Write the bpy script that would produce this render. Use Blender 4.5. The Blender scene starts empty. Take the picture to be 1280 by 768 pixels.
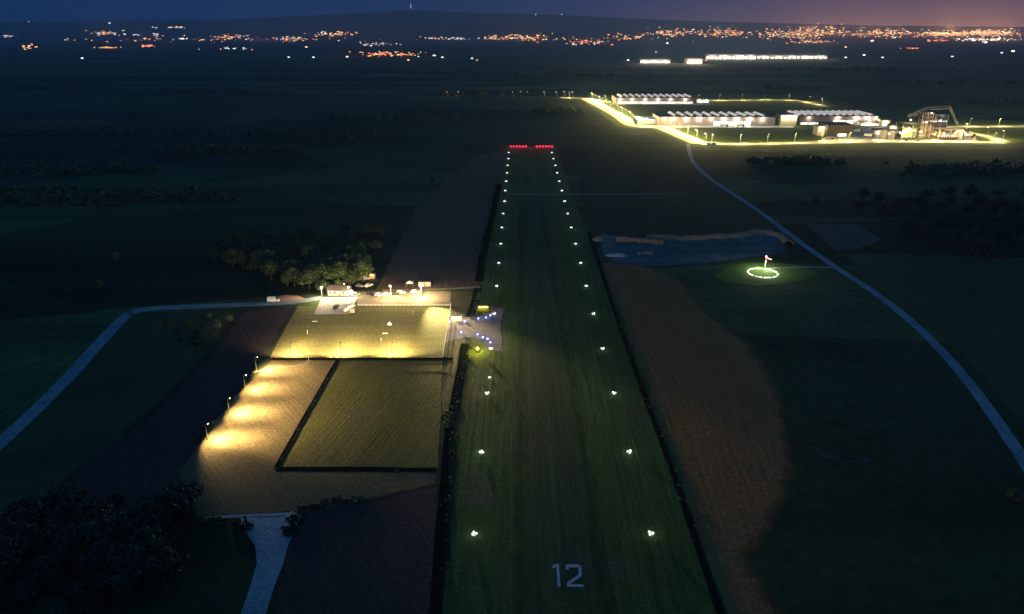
import bpy, math, random
from mathutils import Vector
R = math.radians
rnd = random.Random(12)
sc = bpy.context.scene
C = sc.collection

# ------------------------------------------------------------------ camera, world, light, exposure
FPX, HOR, CAMH = 853.3, 37.0, 120.0          # focal length and horizon row in a 1280x768 frame
TH = math.atan((384 - HOR) / FPX)            # pitch below the horizontal
PSI = math.atan(10 * math.cos(TH) / FPX)     # the runway runs along +Y
cam = bpy.data.cameras.new('camera')
cam.sensor_width = 36.0
cam.lens = 36.0 * FPX / 1280
cam.clip_start = 0.5
cam.clip_end = 90000
camo = bpy.data.objects.new('camera', cam)
camo.location = (0, 0, CAMH)
camo.rotation_euler = (math.pi / 2 - TH, 0, PSI)
C.objects.link(camo)
sc.camera = camo

world = bpy.data.worlds.new('World')
sc.world = world
world.use_nodes = True
GLOW_AZ = R(43)                               # bearing of the last dusk light and the city glow, right of the runway


def build_world():
    nt = world.node_tree
    n, l = nt.nodes, nt.links
    bg = n['Background']
    bg.inputs[1].default_value = 1.0

    def math_(op, a, b=None, clamp=False):
        m = n.new('ShaderNodeMath')
        m.operation = op
        m.use_clamp = clamp
        for i, v in enumerate((a, b)):
            if v is None:
                continue
            if isinstance(v, (int, float)):
                m.inputs[i].default_value = v
            else:
                l.new(v, m.inputs[i])
        return m.outputs[0]
    sky = n.new('ShaderNodeTexSky')
    sky.sky_type = 'NISHITA'
    sky.sun_disc = False
    sky.sun_elevation = R(-4.5)
    sky.sun_rotation = GLOW_AZ
    tc = n.new('ShaderNodeTexCoord')
    sep = n.new('ShaderNodeSeparateXYZ')
    l.new(tc.outputs['Generated'], sep.inputs[0])
    up = math_('MAXIMUM', sep.outputs[2], 0.0)
    # night blue, deeper near the ground
    ramp = n.new('ShaderNodeValToRGB')
    e = ramp.color_ramp.elements
    e[0].position = 0.0
    e[0].color = (0.0004, 0.0250, 0.115, 1)
    e[1].position = 0.75
    e[1].color = (0.013, 0.104, 0.272, 1)
    m_ = ramp.color_ramp.elements.new(0.12)
    m_.color = (0.0015, 0.042, 0.155, 1)
    l.new(up, ramp.inputs[0])
    # broad dusk purple and the narrow orange light of the city, both low in the sky round one bearing
    gx, gy = math.sin(GLOW_AZ), math.cos(GLOW_AZ)
    dot = math_('ADD', math_('MULTIPLY', sep.outputs[0], gx), math_('MULTIPLY', sep.outputs[1], gy))
    dot = math_('MAXIMUM', dot, 0.0)
    broad = math_('MULTIPLY', math_('POWER', dot, 9.0), math_('POWER', 2.718, math_('MULTIPLY', up, -9.0)))
    tight = math_('MULTIPLY', math_('POWER', dot, 11.0), math_('POWER', 2.718, math_('MULTIPLY', up, -32.0)))

    def scale(col, f):
        v = n.new('ShaderNodeVectorMath')
        v.operation = 'SCALE'
        if isinstance(col, tuple):
            v.inputs[0].default_value = col
        else:
            l.new(col, v.inputs[0])
        if isinstance(f, (int, float)):
            v.inputs['Scale'].default_value = f
        else:
            l.new(f, v.inputs['Scale'])
        return v.outputs[0]

    def add(a, b):
        v = n.new('ShaderNodeVectorMath')
        v.operation = 'ADD'
        l.new(a, v.inputs[0])
        l.new(b, v.inputs[1])
        return v.outputs[0]
    # thin uneven cloud breaks the gradient up
    no = n.new('ShaderNodeTexNoise')
    mp = n.new('ShaderNodeMapping')
    mp.inputs['Scale'].default_value = (2.2, 2.2, 22)
    l.new(tc.outputs['Generated'], mp.inputs[0])
    l.new(mp.outputs[0], no.inputs[0])
    no.inputs['Scale'].default_value = 1.3
    no.inputs['Detail'].default_value = 4
    cloud = math_('ADD', math_('MULTIPLY', no.outputs[0], 0.5), 0.75)
    col = add(scale(ramp.outputs[0], cloud), scale(sky.outputs[0], 0.05))
    col = add(col, scale((0.072, 0.036, 0.044), broad))
    col = add(col, scale(scale((1.5, 0.50, 0.08), tight), cloud))
    l.new(col, bg.inputs[0])


build_world()
sun = bpy.data.lights.new('sun', 'SUN')
sun.energy = 0.05
sun.angle = R(20)
sun.color = (1.0, 0.72, 0.55)
suno = bpy.data.objects.new('sun', sun)
suno.rotation_euler = (R(75), 0, -GLOW_AZ + math.pi)
C.objects.link(suno)
sc.view_settings.view_transform = 'Standard'
sc.view_settings.look = 'None'
sc.view_settings.exposure = 0.0
sc.view_settings.gamma = 1.0
sc.render.engine = 'CYCLES'
sc.cycles.max_bounces = 4
sc.cycles.volume_bounces = 0
sc.cycles.diffuse_bounces = 2

# ------------------------------------------------------------------ helpers
CF, SF = math.cos(TH), math.sin(TH)


def ray(px, py):
    """direction through a photograph pixel"""
    a, b = (px - 640) / FPX, (py - 384) / FPX
    f, u = CF - b * SF, -SF - b * CF
    r = a
    return Vector((r * math.cos(PSI) - f * math.sin(PSI), r * math.sin(PSI) + f * math.cos(PSI), u))


def G(px, py, z=0.0):
    """the ground point seen at a photograph pixel"""
    d = ray(px, py)
    t = (CAMH - z) / -d.z
    return Vector((d.x * t, d.y * t, z))


def tag(o, label=None, cat=None, group=None, kind=None):
    for k, v in (('label', label), ('category', cat), ('group', group), ('kind', kind)):
        if v:
            o[k] = v
    return o


def mat(name, col, rough=0.8, metal=0.0, emit=None, strength=0.0, noise=None, bump=None, sample=True, spec=0.3):
    m = bpy.data.materials.new(name)
    m.use_nodes = True
    nt = m.node_tree
    b = nt.nodes['Principled BSDF']
    b.inputs['Base Color'].default_value = (*col, 1)
    b.inputs['Roughness'].default_value = rough
    b.inputs['Metallic'].default_value = metal
    b.inputs['Specular IOR Level'].default_value = spec
    if emit:
        b.inputs['Emission Color'].default_value = (*emit, 1)
        b.inputs['Emission Strength'].default_value = strength
        if not sample:
            m.cycles.emission_sampling = 'NONE'
    else:
        n2, sc2 = noise or (0.25, 1.5)
        tc = nt.nodes.new('ShaderNodeTexCoord')
        no = nt.nodes.new('ShaderNodeTexNoise')
        no.inputs['Scale'].default_value = sc2
        no.inputs['Detail'].default_value = 5
        nt.links.new(tc.outputs['Object'], no.inputs[0])
        mx = nt.nodes.new('ShaderNodeMix')
        mx.data_type = 'RGBA'
        mx.inputs['A'].default_value = (*[c * (1 - n2) for c in col], 1)
        mx.inputs['B'].default_value = (*[min(1, c * (1 + n2)) for c in col], 1)
        nt.links.new(no.outputs[0], mx.inputs['Factor'])
        nt.links.new(mx.outputs['Result'], b.inputs['Base Color'])
    return m


def field_mat(name, ca, cb, patch=0.03, stripe=None, bump=0.3, fine=1.2, stripe_amt=0.4, cc=None, parcels=False):
    """ground cover: patches, a fine grain, optional drilled rows (angle, spacing) with relief"""
    m = bpy.data.materials.new(name)
    m.use_nodes = True
    nt = m.node_tree
    n, l = nt.nodes, nt.links
    b = n['Principled BSDF']
    b.inputs['Roughness'].default_value = 0.95
    b.inputs['Specular IOR Level'].default_value = 0.1
    tc = n.new('ShaderNodeTexCoord')

    def noise(scale, detail, rough=0.55, vec=None):
        t = n.new('ShaderNodeTexNoise')
        t.inputs['Scale'].default_value = scale
        t.inputs['Detail'].default_value = detail
        t.inputs['Roughness'].default_value = rough
        l.new(vec or tc.outputs['Object'], t.inputs[0])
        return t.outputs[0]

    def mix(f, a, b_):
        x = n.new('ShaderNodeMix')
        x.data_type = 'RGBA'
        for k, v in (('Factor', f), ('A', a), ('B', b_)):
            if isinstance(v, tuple):
                x.inputs[k].default_value = (*v, 1)
            elif isinstance(v, (int, float)):
                x.inputs[k].default_value = v
            else:
                l.new(v, x.inputs[k])
        return x.outputs['Result']

    def rng(v, lo, hi, a=0.0, c=1.0):
        r = n.new('ShaderNodeMapRange')
        r.inputs[1].default_value = lo
        r.inputs[2].default_value = hi
        r.inputs[3].default_value = a
        r.inputs[4].default_value = c
        l.new(v, r.inputs[0])
        return r.outputs[0]
    p = noise(patch, 6, 0.62)
    col = mix(rng(p, 0.34, 0.66), ca, cb)
    if cc:
        col = mix(rng(noise(patch * 3.1, 4), 0.56, 0.7), col, cc)
    if parcels:                                    # strip fields, each with its own tone
        mp0 = n.new('ShaderNodeMapping')
        mp0.inputs['Rotation'].default_value = (0, 0, R(-7))
        mp0.inputs['Scale'].default_value = (1 / 420, 1 / 95, 1)
        l.new(tc.outputs['Object'], mp0.inputs[0])
        vo = n.new('ShaderNodeTexVoronoi')
        vo.inputs['Scale'].default_value = 1.0
        l.new(mp0.outputs[0], vo.inputs[0])
        sx = n.new('ShaderNodeSeparateXYZ')
        l.new(vo.outputs['Color'], sx.inputs[0])
        ramp = n.new('ShaderNodeValToRGB')
        ramp.color_ramp.interpolation = 'CONSTANT'
        for pos, c in ((0.0, (.45, .5, .5)), (.25, (.8, .85, .8)), (.5, (1.1, 1.15, 1.0)), (.72, (1.55, 1.6, 1.4)), (.88, (1.7, 1.25, 1.2))):
            e = ramp.color_ramp.elements[0] if pos == 0 else ramp.color_ramp.elements.new(pos)
            e.position = pos
            e.color = (*c, 1)
        l.new(sx.outputs[0], ramp.inputs[0])
        pm = n.new('ShaderNodeMix')
        pm.data_type = 'RGBA'
        pm.blend_type = 'MULTIPLY'
        pm.inputs['Factor'].default_value = 1.0
        l.new(col, pm.inputs['A'])
        l.new(ramp.outputs[0], pm.inputs['B'])
        col = pm.outputs['Result']
    f = noise(fine, 4, 0.7)
    dark = mix(rng(f, 0.3, 0.7, 0, 1), (0.55, 0.55, 0.55), (1.35, 1.35, 1.35))
    mul = n.new('ShaderNodeMix')
    mul.data_type = 'RGBA'
    mul.blend_type = 'MULTIPLY'
    mul.inputs['Factor'].default_value = 1.0
    l.new(col, mul.inputs['A'])
    l.new(dark, mul.inputs['B'])
    col = mul.outputs['Result']
    hgt = f
    if stripe:
        ang, sp = stripe
        mp = n.new('ShaderNodeMapping')
        mp.inputs['Rotation'].default_value = (0, 0, R(ang))
        l.new(tc.outputs['Object'], mp.inputs[0])
        mp2 = n.new('ShaderNodeMapping')           # long streaks along the rows
        mp2.inputs['Scale'].default_value = (1 / sp, 0.012 / sp * 2, 1)
        l.new(mp.outputs[0], mp2.inputs[0])
        st = noise(1.0, 3, 0.6, mp2.outputs[0])
        mp3 = n.new('ShaderNodeMapping')           # wider worn bands and passes of the machine
        mp3.inputs['Scale'].default_value = (1 / (sp * 7), 0.006 / sp, 1)
        l.new(mp.outputs[0], mp3.inputs[0])
        st3 = noise(1.0, 5, 0.7, mp3.outputs[0])
        mm = n.new('ShaderNodeMath')
        mm.operation = 'MULTIPLY_ADD'
        l.new(st3, mm.inputs[0])
        mm.inputs[1].default_value = 0.9
        l.new(st, mm.inputs[2])
        k = mix(rng(mm.outputs[0], 0.7, 1.2), (1 - stripe_amt,) * 3, (1 + stripe_amt,) * 3)
        mul2 = n.new('ShaderNodeMix')
        mul2.data_type = 'RGBA'
        mul2.blend_type = 'MULTIPLY'
        mul2.inputs['Factor'].default_value = 1.0
        l.new(col, mul2.inputs['A'])
        l.new(k, mul2.inputs['B'])
        col = mul2.outputs['Result']
        ad = n.new('ShaderNodeMath')
        ad.operation = 'ADD'
        l.new(st, ad.inputs[0])
        l.new(f, ad.inputs[1])
        hgt = ad.outputs[0]
    l.new(col, b.inputs['Base Color'])
    bp = n.new('ShaderNodeBump')
    bp.inputs['Strength'].default_value = bump
    bp.inputs['Distance'].default_value = 0.5
    l.new(hgt, bp.inputs['Height'])
    l.new(bp.outputs[0], b.inputs['Normal'])
    return m


class MB:
    """collects shapes; build() links them as one mesh object"""
    def __init__(s):
        s.v, s.f, s.m = [], [], []

    def poly(s, pts, mi=0):
        k = len(s.v)
        s.v += [tuple(p) for p in pts]
        s.f.append(list(range(k, k + len(pts))))
        s.m.append(mi)

    def hexa(s, a, b, mi=0):
        """a: four bottom corners counter-clockwise, b: four top corners"""
        k = len(s.v)
        s.v += [tuple(p) for p in a] + [tuple(p) for p in b]
        for q in ((3, 2, 1, 0), (4, 5, 6, 7), (0, 1, 5, 4), (1, 2, 6, 5), (2, 3, 7, 6), (3, 0, 4, 7)):
            s.f.append([k + i for i in q])
            s.m.append(mi)

    def box(s, x0, x1, y0, y1, z0, z1, mi=0, ins=0.0, insy=None):
        iy = ins if insy is None else insy
        s.hexa([(x0, y0, z0), (x1, y0, z0), (x1, y1, z0), (x0, y1, z0)],
               [(x0 + ins, y0 + iy, z1), (x1 - ins, y0 + iy, z1), (x1 - ins, y1 - iy, z1), (x0 + ins, y1 - iy, z1)], mi)

    def tube(s, p, q, r0, r1=None, n=6, mi=0, cap=True):
        p, q = Vector(p), Vector(q)
        r1 = r0 if r1 is None else r1
        d = (q - p).normalized()
        u = d.orthogonal().normalized()
        w = d.cross(u)
        k = len(s.v)
        for c, r in ((p, r0), (q, r1)):
            for i in range(n):
                a = 2 * math.pi * i / n
                s.v.append(tuple(c + (u * math.cos(a) + w * math.sin(a)) * r))
        for i in range(n):
            j = (i + 1) % n
            s.f.append([k + i, k + j, k + n + j, k + n + i])
            s.m.append(mi)
        if cap:
            s.f.append([k + n - 1 - i for i in range(n)])
            s.f.append([k + n + i for i in range(n)])
            s.m += [mi, mi]

    def lathe(s, prof, n=8, mi=0, c=(0, 0, 0)):
        k = len(s.v)
        for r, z in prof:
            for i in range(n):
                a = 2 * math.pi * i / n
                s.v.append((c[0] + r * math.cos(a), c[1] + r * math.sin(a), c[2] + z))
        for j in range(len(prof) - 1):
            for i in range(n):
                i2 = (i + 1) % n
                s.f.append([k + j * n + i, k + j * n + i2, k + (j + 1) * n + i2, k + (j + 1) * n + i])
                s.m.append(mi)
        s.f.append([k + n - 1 - i for i in range(n)])
        s.f.append([k + (len(prof) - 1) * n + i for i in range(n)])
        s.m += [mi, mi]

    def build(s, name, mats, parent=None, smooth=False, loc=None):
        me = bpy.data.meshes.new(name)
        me.from_pydata(s.v, [], s.f)
        for m in (mats if isinstance(mats, (list, tuple)) else [mats]):
            me.materials.append(m)
        for p, i in zip(me.polygons, s.m):
            p.material_index = i
            p.use_smooth = smooth
        o = bpy.data.objects.new(name, me)
        C.objects.link(o)
        if parent:
            o.parent = parent
        if loc:
            o.location = loc
        return o


def empty(name, loc, rz=0.0, label=None, cat=None, group=None):
    o = bpy.data.objects.new(name, None)
    o.empty_display_size = 1
    o.location = loc
    o.rotation_euler = (0, 0, rz)
    C.objects.link(o)
    return tag(o, label, cat, group)





def copy_tree(o, parent=None):
    c = o.copy()
    C.objects.link(c)
    if parent:
        c.parent = parent
    for ch in list(o.children):
        copy_tree(ch, c)
    return c


def lamp(parent, loc, power, col, kind='POINT', size=0.3, aim=None, cone=None, blend=0.5, name='light'):
    d = bpy.data.lights.new(name, kind)
    d.energy = power
    d.color = col
    d.shadow_soft_size = size
    if kind == 'SPOT':
        d.spot_size = cone
        d.spot_blend = blend
    o = bpy.data.objects.new(name, d)
    C.objects.link(o)
    o.parent = parent
    o.location = loc
    if aim is not None:
        o.rotation_euler = (Vector(aim) - Vector(loc)).to_track_quat('-Z', 'Y').to_euler()
    return o


ORD = ('nearest second third fourth fifth sixth seventh eighth ninth tenth eleventh twelfth thirteenth fourteenth '
       'fifteenth sixteenth seventeenth eighteenth nineteenth twentieth twenty-first twenty-second twenty-third '
       'twenty-fourth twenty-fifth twenty-sixth twenty-seventh twenty-eighth twenty-ninth thirtieth').split()
NTH = ['first'] + ORD[1:]

# ------------------------------------------------------------------ terrain
PROFILE = [(-900, 27), (0, 27), (150, 26), (300, 24), (380, 20), (440, 17.5), (485, 15.5), (500, 13.8), (535, 14), (570, 16),
           (640, 17.5), (720, 20), (800, 24), (880, 27), (980, 29.5), (1100, 32), (1280, 34), (2300, 32)]


def lerp_profile(x):
    for (x0, y0), (x1, y1) in zip(PROFILE, PROFILE[1:]):
        if x0 <= x <= x1:
            return y0 + (y1 - y0) * (x - x0) / (x1 - x0)
    return 28


RIDGE = 15000.0


def height(x, y):
    if y < 6500:
        return 0.0
    D = y
    az = math.atan2(x, y) + PSI
    col = 640 + (FPX / CF) * math.tan(az)
    top = CAMH + (HOR - lerp_profile(col)) * RIDGE * CF * CF / FPX
    t = min(1, max(0, (D - 7200) / (RIDGE - 7200)))
    t = t * t * (3 - 2 * t)
    if D > RIDGE:
        t *= max(0.5, 1 - (D - RIDGE) / 14000)
    w = 0.5 + 0.5 * math.sin(x / 1900 + D / 1300) * math.sin(D / 1100 + 2 + x / 5200)
    return top * t * (1 - 0.4 * w * (1 - t)) + 16 * w * t * (1 - t)


def G2(px, py):
    """the point of the terrain seen at a photograph pixel, hills included"""
    d = ray(px, py)
    D = 3000.0
    last = None
    while D < RIDGE + 1200:
        t = D / d.y
        z = CAMH + d.z * t
        h = height(d.x * t, D)
        if z <= h:
            return Vector((d.x * t, D, h))
        if last is None or z - h < last[0]:
            last = (z - h, Vector((d.x * t, D, h)))
        D += 60
    return last[1]


M = {}
M['terrain'] = field_mat('terrain', (0.020, 0.034, 0.014), (0.052, 0.070, 0.030), 0.004, (86, 26), 0.2, 0.25, 0.45, cc=(0.012, 0.022, 0.010), parcels=True)
M['runway'] = field_mat('runway_grass', (0.036, 0.068, 0.014), (0.062, 0.102, 0.024), 0.014, (0, 1.2), 0.35, 0.9, 0.38, cc=(0.085, 0.078, 0.045))
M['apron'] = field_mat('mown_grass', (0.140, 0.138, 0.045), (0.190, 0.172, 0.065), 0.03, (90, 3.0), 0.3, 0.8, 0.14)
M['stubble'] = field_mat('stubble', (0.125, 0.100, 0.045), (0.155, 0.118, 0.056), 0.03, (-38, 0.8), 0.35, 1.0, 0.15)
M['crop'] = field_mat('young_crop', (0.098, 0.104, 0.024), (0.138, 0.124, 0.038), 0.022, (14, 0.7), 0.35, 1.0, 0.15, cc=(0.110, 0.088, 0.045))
M['plough'] = field_mat('ploughed_soil', (0.062, 0.050, 0.042), (0.088, 0.066, 0.050), 0.012, (0, 1.1), 0.7, 0.8, 0.2)
M['plough_dark'] = field_mat('dark_unlit_soil', (0.038, 0.029, 0.027), (0.054, 0.040, 0.036), 0.02, (-32, 1.2), 0.6, 0.8, 0.2)
M['plough_cross'] = field_mat('soil_rows', (0.085, 0.060, 0.042), (0.120, 0.080, 0.052), 0.015, (-10, 1.2), 0.7, 0.8, 0.25)
M['brown'] = field_mat('bare_brown_soil', (0.260, 0.098, 0.033), (0.320, 0.122, 0.043), 0.012, (3, 1.3), 0.25, 0.7, 0.07, cc=(0.20, 0.085, 0.035))
M['meadow'] = field_mat('meadow', (0.028, 0.048, 0.020), (0.055, 0.075, 0.032), 0.02, (60, 3), 0.4, 0.7, 0.2)
M['meadow_dark'] = field_mat('dark_meadow', (0.018, 0.032, 0.016), (0.032, 0.050, 0.024), 0.008, (20, 5), 0.3, 0.4, 0.25, cc=(0.045, 0.060, 0.036))
M['lawn'] = field_mat('estate_grass', (0.060, 0.080, 0.018), (0.095, 0.110, 0.026), 0.03, None, 0.3, 0.5, 0)
M['lawn_green'] = field_mat('windsock_pool_grass', (0.060, 0.105, 0.020), (0.080, 0.130, 0.030), 0.03, None, 0.3, 0.5, 0)
M['gravel'] = field_mat('gravel', (0.19, 0.16, 0.11), (0.28, 0.235, 0.16), 0.15, None, 0.4, 2.2, 0)
M['quarry'] = field_mat('grey_gravel', (0.060, 0.075, 0.075), (0.125, 0.135, 0.130), 0.05, (90, 5), 0.4, 0.6, 0.35, cc=(0.05, 0.07, 0.08))
M['hardstanding'] = field_mat('old_hardstanding', (0.035, 0.050, 0.040), (0.075, 0.085, 0.070), 0.08, None, 0.4, 0.8, 0, cc=(0.03, 0.045, 0.02))
M['asphalt'] = field_mat('pale_asphalt', (0.17, 0.20, 0.22), (0.26, 0.29, 0.31), 0.06, None, 0.1, 1.5, 0, cc=(0.13, 0.15, 0.16))
M['gravel_road'] = field_mat('gravel_road', (0.22, 0.24, 0.25), (0.33, 0.34, 0.34), 0.05, None, 0.2, 1.0, 0)
M['taxi'] = field_mat('taxiway_grit', (0.12, 0.10, 0.11), (0.19, 0.165, 0.175), 0.12, None, 0.6, 1.1, 0, cc=(0.12, 0.13, 0.09))
M['yard'] = field_mat('yard_concrete', (0.36, 0.33, 0.27), (0.50, 0.45, 0.37), 0.06, None, 0.1, 0.8, 0)
M['ditch'] = mat('ditch_mud_shade', (0.008, 0.009, 0.008), 1.0, spec=0.0)  # mud taken near black, the shadow down in the ditches put into its colour
M['verge'] = field_mat('verge', (0.060, 0.062, 0.028), (0.10, 0.085, 0.045), 0.05, None, 0.8, 1.0, 0)
M['soilheap'] = mat('heaped_soil', (0.26, 0.165, 0.10), 0.95, noise=(0.5, 0.15))


def make_ground():
    ys = [-2500, -800, 0] + list(range(400, 6401, 600)) + list(range(6600, 26001, 200)) + [30000]
    xs = list(range(-26000, 26001, 400))
    v = [(x, y, height(x, y)) for y in ys for x in xs]
    w = len(xs)
    f = [(j * w + i, j * w + i + 1, (j + 1) * w + i + 1, (j + 1) * w + i) for j in range(len(ys) - 1) for i in range(w - 1)]
    me = bpy.data.meshes.new('ground')
    me.from_pydata(v, [], f)
    me.materials.append(M['terrain'])
    for p in me.polygons:
        p.use_smooth = True
    o = bpy.data.objects.new('ground', me)
    C.objects.link(o)
    tag(o, kind='structure')


make_ground()


def sheet(name, pts, m, z, world_pts=False, rag=0.9):
    """a ground sheet from its outline in photograph pixels"""
    b = MB()
    P = [Vector((p[0], p[1], z)) if world_pts else G(p[0], p[1], z) for p in pts]
    area = sum(a.x * c.y - c.x * a.y for a, c in zip(P, P[1:] + P[:1]))
    if area < 0:
        P.reverse()
    Q = []
    for i, a in enumerate(P):                     # uneven field edges
        c = P[(i + 1) % len(P)]
        n = max(1, min(60, int((c - a).length / 5)))
        d = (c - a).normalized()
        nn = Vector((-d.y, d.x, 0))
        w = 0.0
        for k in range(n):
            Q.append(a.lerp(c, k / n) + (nn * w if k else Vector()))
            w = w * .6 + rnd.gauss(0, .5) * rag
    b.poly(Q)
    return tag(b.build(name, M[m]), kind='structure')


def feathered(name, pts, m, z, f):
    """a ground patch whose cover thins out raggedly over a band round its outline"""
    P = [G(p[0], p[1], z) for p in pts]
    area = sum(a.x * c.y - c.x * a.y for a, c in zip(P, P[1:] + P[:1]))
    if area < 0:
        P.reverse()
    Q = []
    for i, a in enumerate(P):
        c = P[(i + 1) % len(P)]
        n = max(1, min(12, int((c - a).length / (f * 2))))
        Q += [a.lerp(c, k / n) for k in range(n)]
    n = len(Q)
    N = []
    for i in range(n):
        d = (Q[(i + 1) % n] - Q[i - 1]).normalized()
        N.append(Vector((d.y, -d.x, 0)))
    v = [q + k * f for q, k in zip(Q, N)] + [q - k * f for q, k in zip(Q, N)]
    me = bpy.data.meshes.new(name)
    me.from_pydata([tuple(q) for q in v], [], [(i, (i + 1) % n, n + (i + 1) % n, n + i) for i in range(n)] + [list(range(n, 2 * n))])
    at = me.attributes.new('cover', 'FLOAT', 'POINT')
    for i in range(2 * n):
        at.data[i].value = 0.0 if i < n else 1.0
    key = m + '_thinning'
    if key not in M:
        mm = M[m].copy()
        mm.name = key
        nt = mm.node_tree
        nn, l = nt.nodes, nt.links
        a = nn.new('ShaderNodeAttribute')
        a.attribute_name = 'cover'
        tc = nn.new('ShaderNodeTexCoord')
        no = nn.new('ShaderNodeTexNoise')
        no.inputs['Scale'].default_value = 0.12
        no.inputs['Detail'].default_value = 7
        no.inputs['Roughness'].default_value = 0.7
        l.new(tc.outputs['Object'], no.inputs[0])
        ad = nn.new('ShaderNodeMath')
        ad.operation = 'ADD'
        l.new(a.outputs['Fac'], ad.inputs[0])
        l.new(no.outputs[0], ad.inputs[1])
        mr = nn.new('ShaderNodeMapRange')
        mr.inputs[1].default_value = 0.80
        mr.inputs[2].default_value = 1.25
        l.new(ad.outputs[0], mr.inputs[0])
        l.new(mr.outputs[0], nn['Principled BSDF'].inputs['Alpha'])
        M[key] = mm
    me.materials.append(M[key])
    o = bpy.data.objects.new(name, me)
    C.objects.link(o)
    return tag(o, kind='structure')


def smooth_line(P, n=6):
    """Catmull-Rom through world points"""
    out = []
    for i in range(len(P) - 1):
        p0, p1, p2, p3 = P[max(i - 1, 0)], P[i], P[i + 1], P[min(i + 2, len(P) - 1)]
        for k in range(n):
            t = k / n
            out.append(0.5 * ((2 * p1) + (p2 - p0) * t + (2 * p0 - 5 * p1 + 4 * p2 - p3) * t * t + (3 * p1 - p0 - 3 * p2 + p3) * t ** 3))
    out.append(P[-1])
    return out


def offsets(L):
    N = []
    for i in range(len(L)):
        d = (L[min(i + 1, len(L) - 1)] - L[max(i - 1, 0)])
        d.z = 0
        d.normalize()
        N.append(Vector((-d.y, d.x, 0)))
    return N


def strip(name, pts, width, m, z, wobble=0.0, n=6, kind='structure', prof=None):
    """a road-like ribbon along a line given in photograph pixels; prof = [(offset, height)] cross-section"""
    L = smooth_line([G(*p) for p in pts], n)
    N = offsets(L)
    prof = prof or [(-0.5, 0), (0.5, 0)]
    b = MB()
    rows = []
    for c, nn in zip(L, N):
        ww = width * (1 + wobble * (rnd.random() - 0.5))
        side_ = nn * (width * wobble * .5 * (rnd.random() - .5))
        row = []
        for o, h in prof:
            p = c + nn * (o * ww) + side_
            p.z = z + h * (1 + (0.3 * (rnd.random() - 0.5) if h else 0))
            row.append(p)
        rows.append(row)
    k = len(prof)
    b.v = [tuple(p) for r in rows for p in r]
    for i in range(len(rows) - 1):
        for j in range(k - 1):
            b.f.append([i * k + j, (i + 1) * k + j, (i + 1) * k + j + 1, i * k + j + 1])
            b.m.append(0)
    o = b.build(name, M[m])
    # faces up
    if o.data.polygons[0].normal.z < 0:
        o.data.flip_normals()
    return tag(o, kind=kind)


Z1, Z2, Z3, Z4 = 0.03, 0.06, 0.09, 0.12
# fields, far to near
sheet('field', [(470, 362), (597, 362), (603, 300), (633, 188), (590, 196), (520, 262)], 'plough_cross', Z1)
sheet('field.001', [(742, 186), (862, 186), (905, 232), (985, 291), (744, 292), (722, 230)], 'meadow_dark', Z1)
sheet('field.002', [(165, 391), (296, 389), (270, 425), (225, 475), (150, 545), (0, 690), (-300, 740), (-120, 640), (0, 553)], 'meadow', Z1)
feathered('field.003', [(300, 389), (372, 380), (350, 420), (318, 463), (240, 560), (236, 600), (230, 700), (-80, 720), (150, 550), (230, 478), (275, 425)], 'plough_dark', Z1 + .015, 4.0)  # falloff beyond the left floodlights is put into this soil's darker colour
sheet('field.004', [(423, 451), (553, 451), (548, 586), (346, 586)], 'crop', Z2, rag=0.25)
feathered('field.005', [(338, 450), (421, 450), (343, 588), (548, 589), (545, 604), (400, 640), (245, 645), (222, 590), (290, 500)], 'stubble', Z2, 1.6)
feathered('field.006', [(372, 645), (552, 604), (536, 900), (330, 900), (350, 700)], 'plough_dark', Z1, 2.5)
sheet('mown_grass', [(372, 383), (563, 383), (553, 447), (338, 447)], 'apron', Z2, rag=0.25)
sheet('gravel_yard', [(446, 365), (563, 364), (563, 382.4), (446, 382.4)], 'gravel', Z3, rag=0.25)
sheet('verge', [(563, 364), (592, 364), (567, 515), (553, 515)], 'verge', Z1)
feathered('bare_field', [(748, 328), (800, 330), (848, 348), (885, 392), (935, 430), (968, 480), (984, 540), (986, 600), (960, 655), (930, 700), (1060, 900), (925, 900), (895, 768), (850, 620), (800, 480), (765, 380)], 'brown', Z1, 5.0)
sheet('field.007', [(1052, 318), (1290, 322), (1500, 420), (1600, 700), (1330, 590), (1215, 455), (1120, 370)], 'meadow', Z1)
feathered('gravel_ground', [(748, 292), (800, 297), (880, 299), (945, 291), (985, 290), (982, 318), (930, 323), (880, 330), (820, 333), (770, 330), (752, 318)], 'quarry', Z2, 4.0)
feathered('gravel_ground.001', [(1005, 280), (1070, 280), (1105, 300), (1070, 312), (1045, 314)], 'hardstanding', Z2, 2.0)
feathered('gravel_ground.002', [(915, 224), (950, 224), (955, 233), (915, 233)], 'hardstanding', Z2, 2.0)
feathered('gravel_ground.003', [(1018, 560), (1035, 566), (1090, 574), (1085, 580), (1030, 574)], 'hardstanding', Z2, 2.0)
feathered('gravel_ground.004', [(1052, 457), (1075, 456), (1078, 461), (1054, 463)], 'hardstanding', Z2, 2.0)
# runway strip between its ditches
sheet('runway', [(634, 183), (694, 183), (716, 250), (740, 300), (768, 372), (800, 460), (846, 580), (893, 720), (950, 900),
                 (546, 900), (556, 740), (570, 560), (590, 430), (600, 372), (612, 290), (625, 225)], 'runway', Z1 + .015)
M['worn'] = field_mat('worn_turf', (0.042, 0.062, 0.018), (0.068, 0.084, 0.030), 0.014, (0, 1.2), 0.1, 0.9, 0.38, cc=(0.085, 0.076, 0.045))
feathered('worn_turf', [(650, 250), (676, 250), (706, 420), (740, 620), (780, 900), (650, 900), (648, 620), (650, 420)], 'worn', Z2, 4.5)
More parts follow.
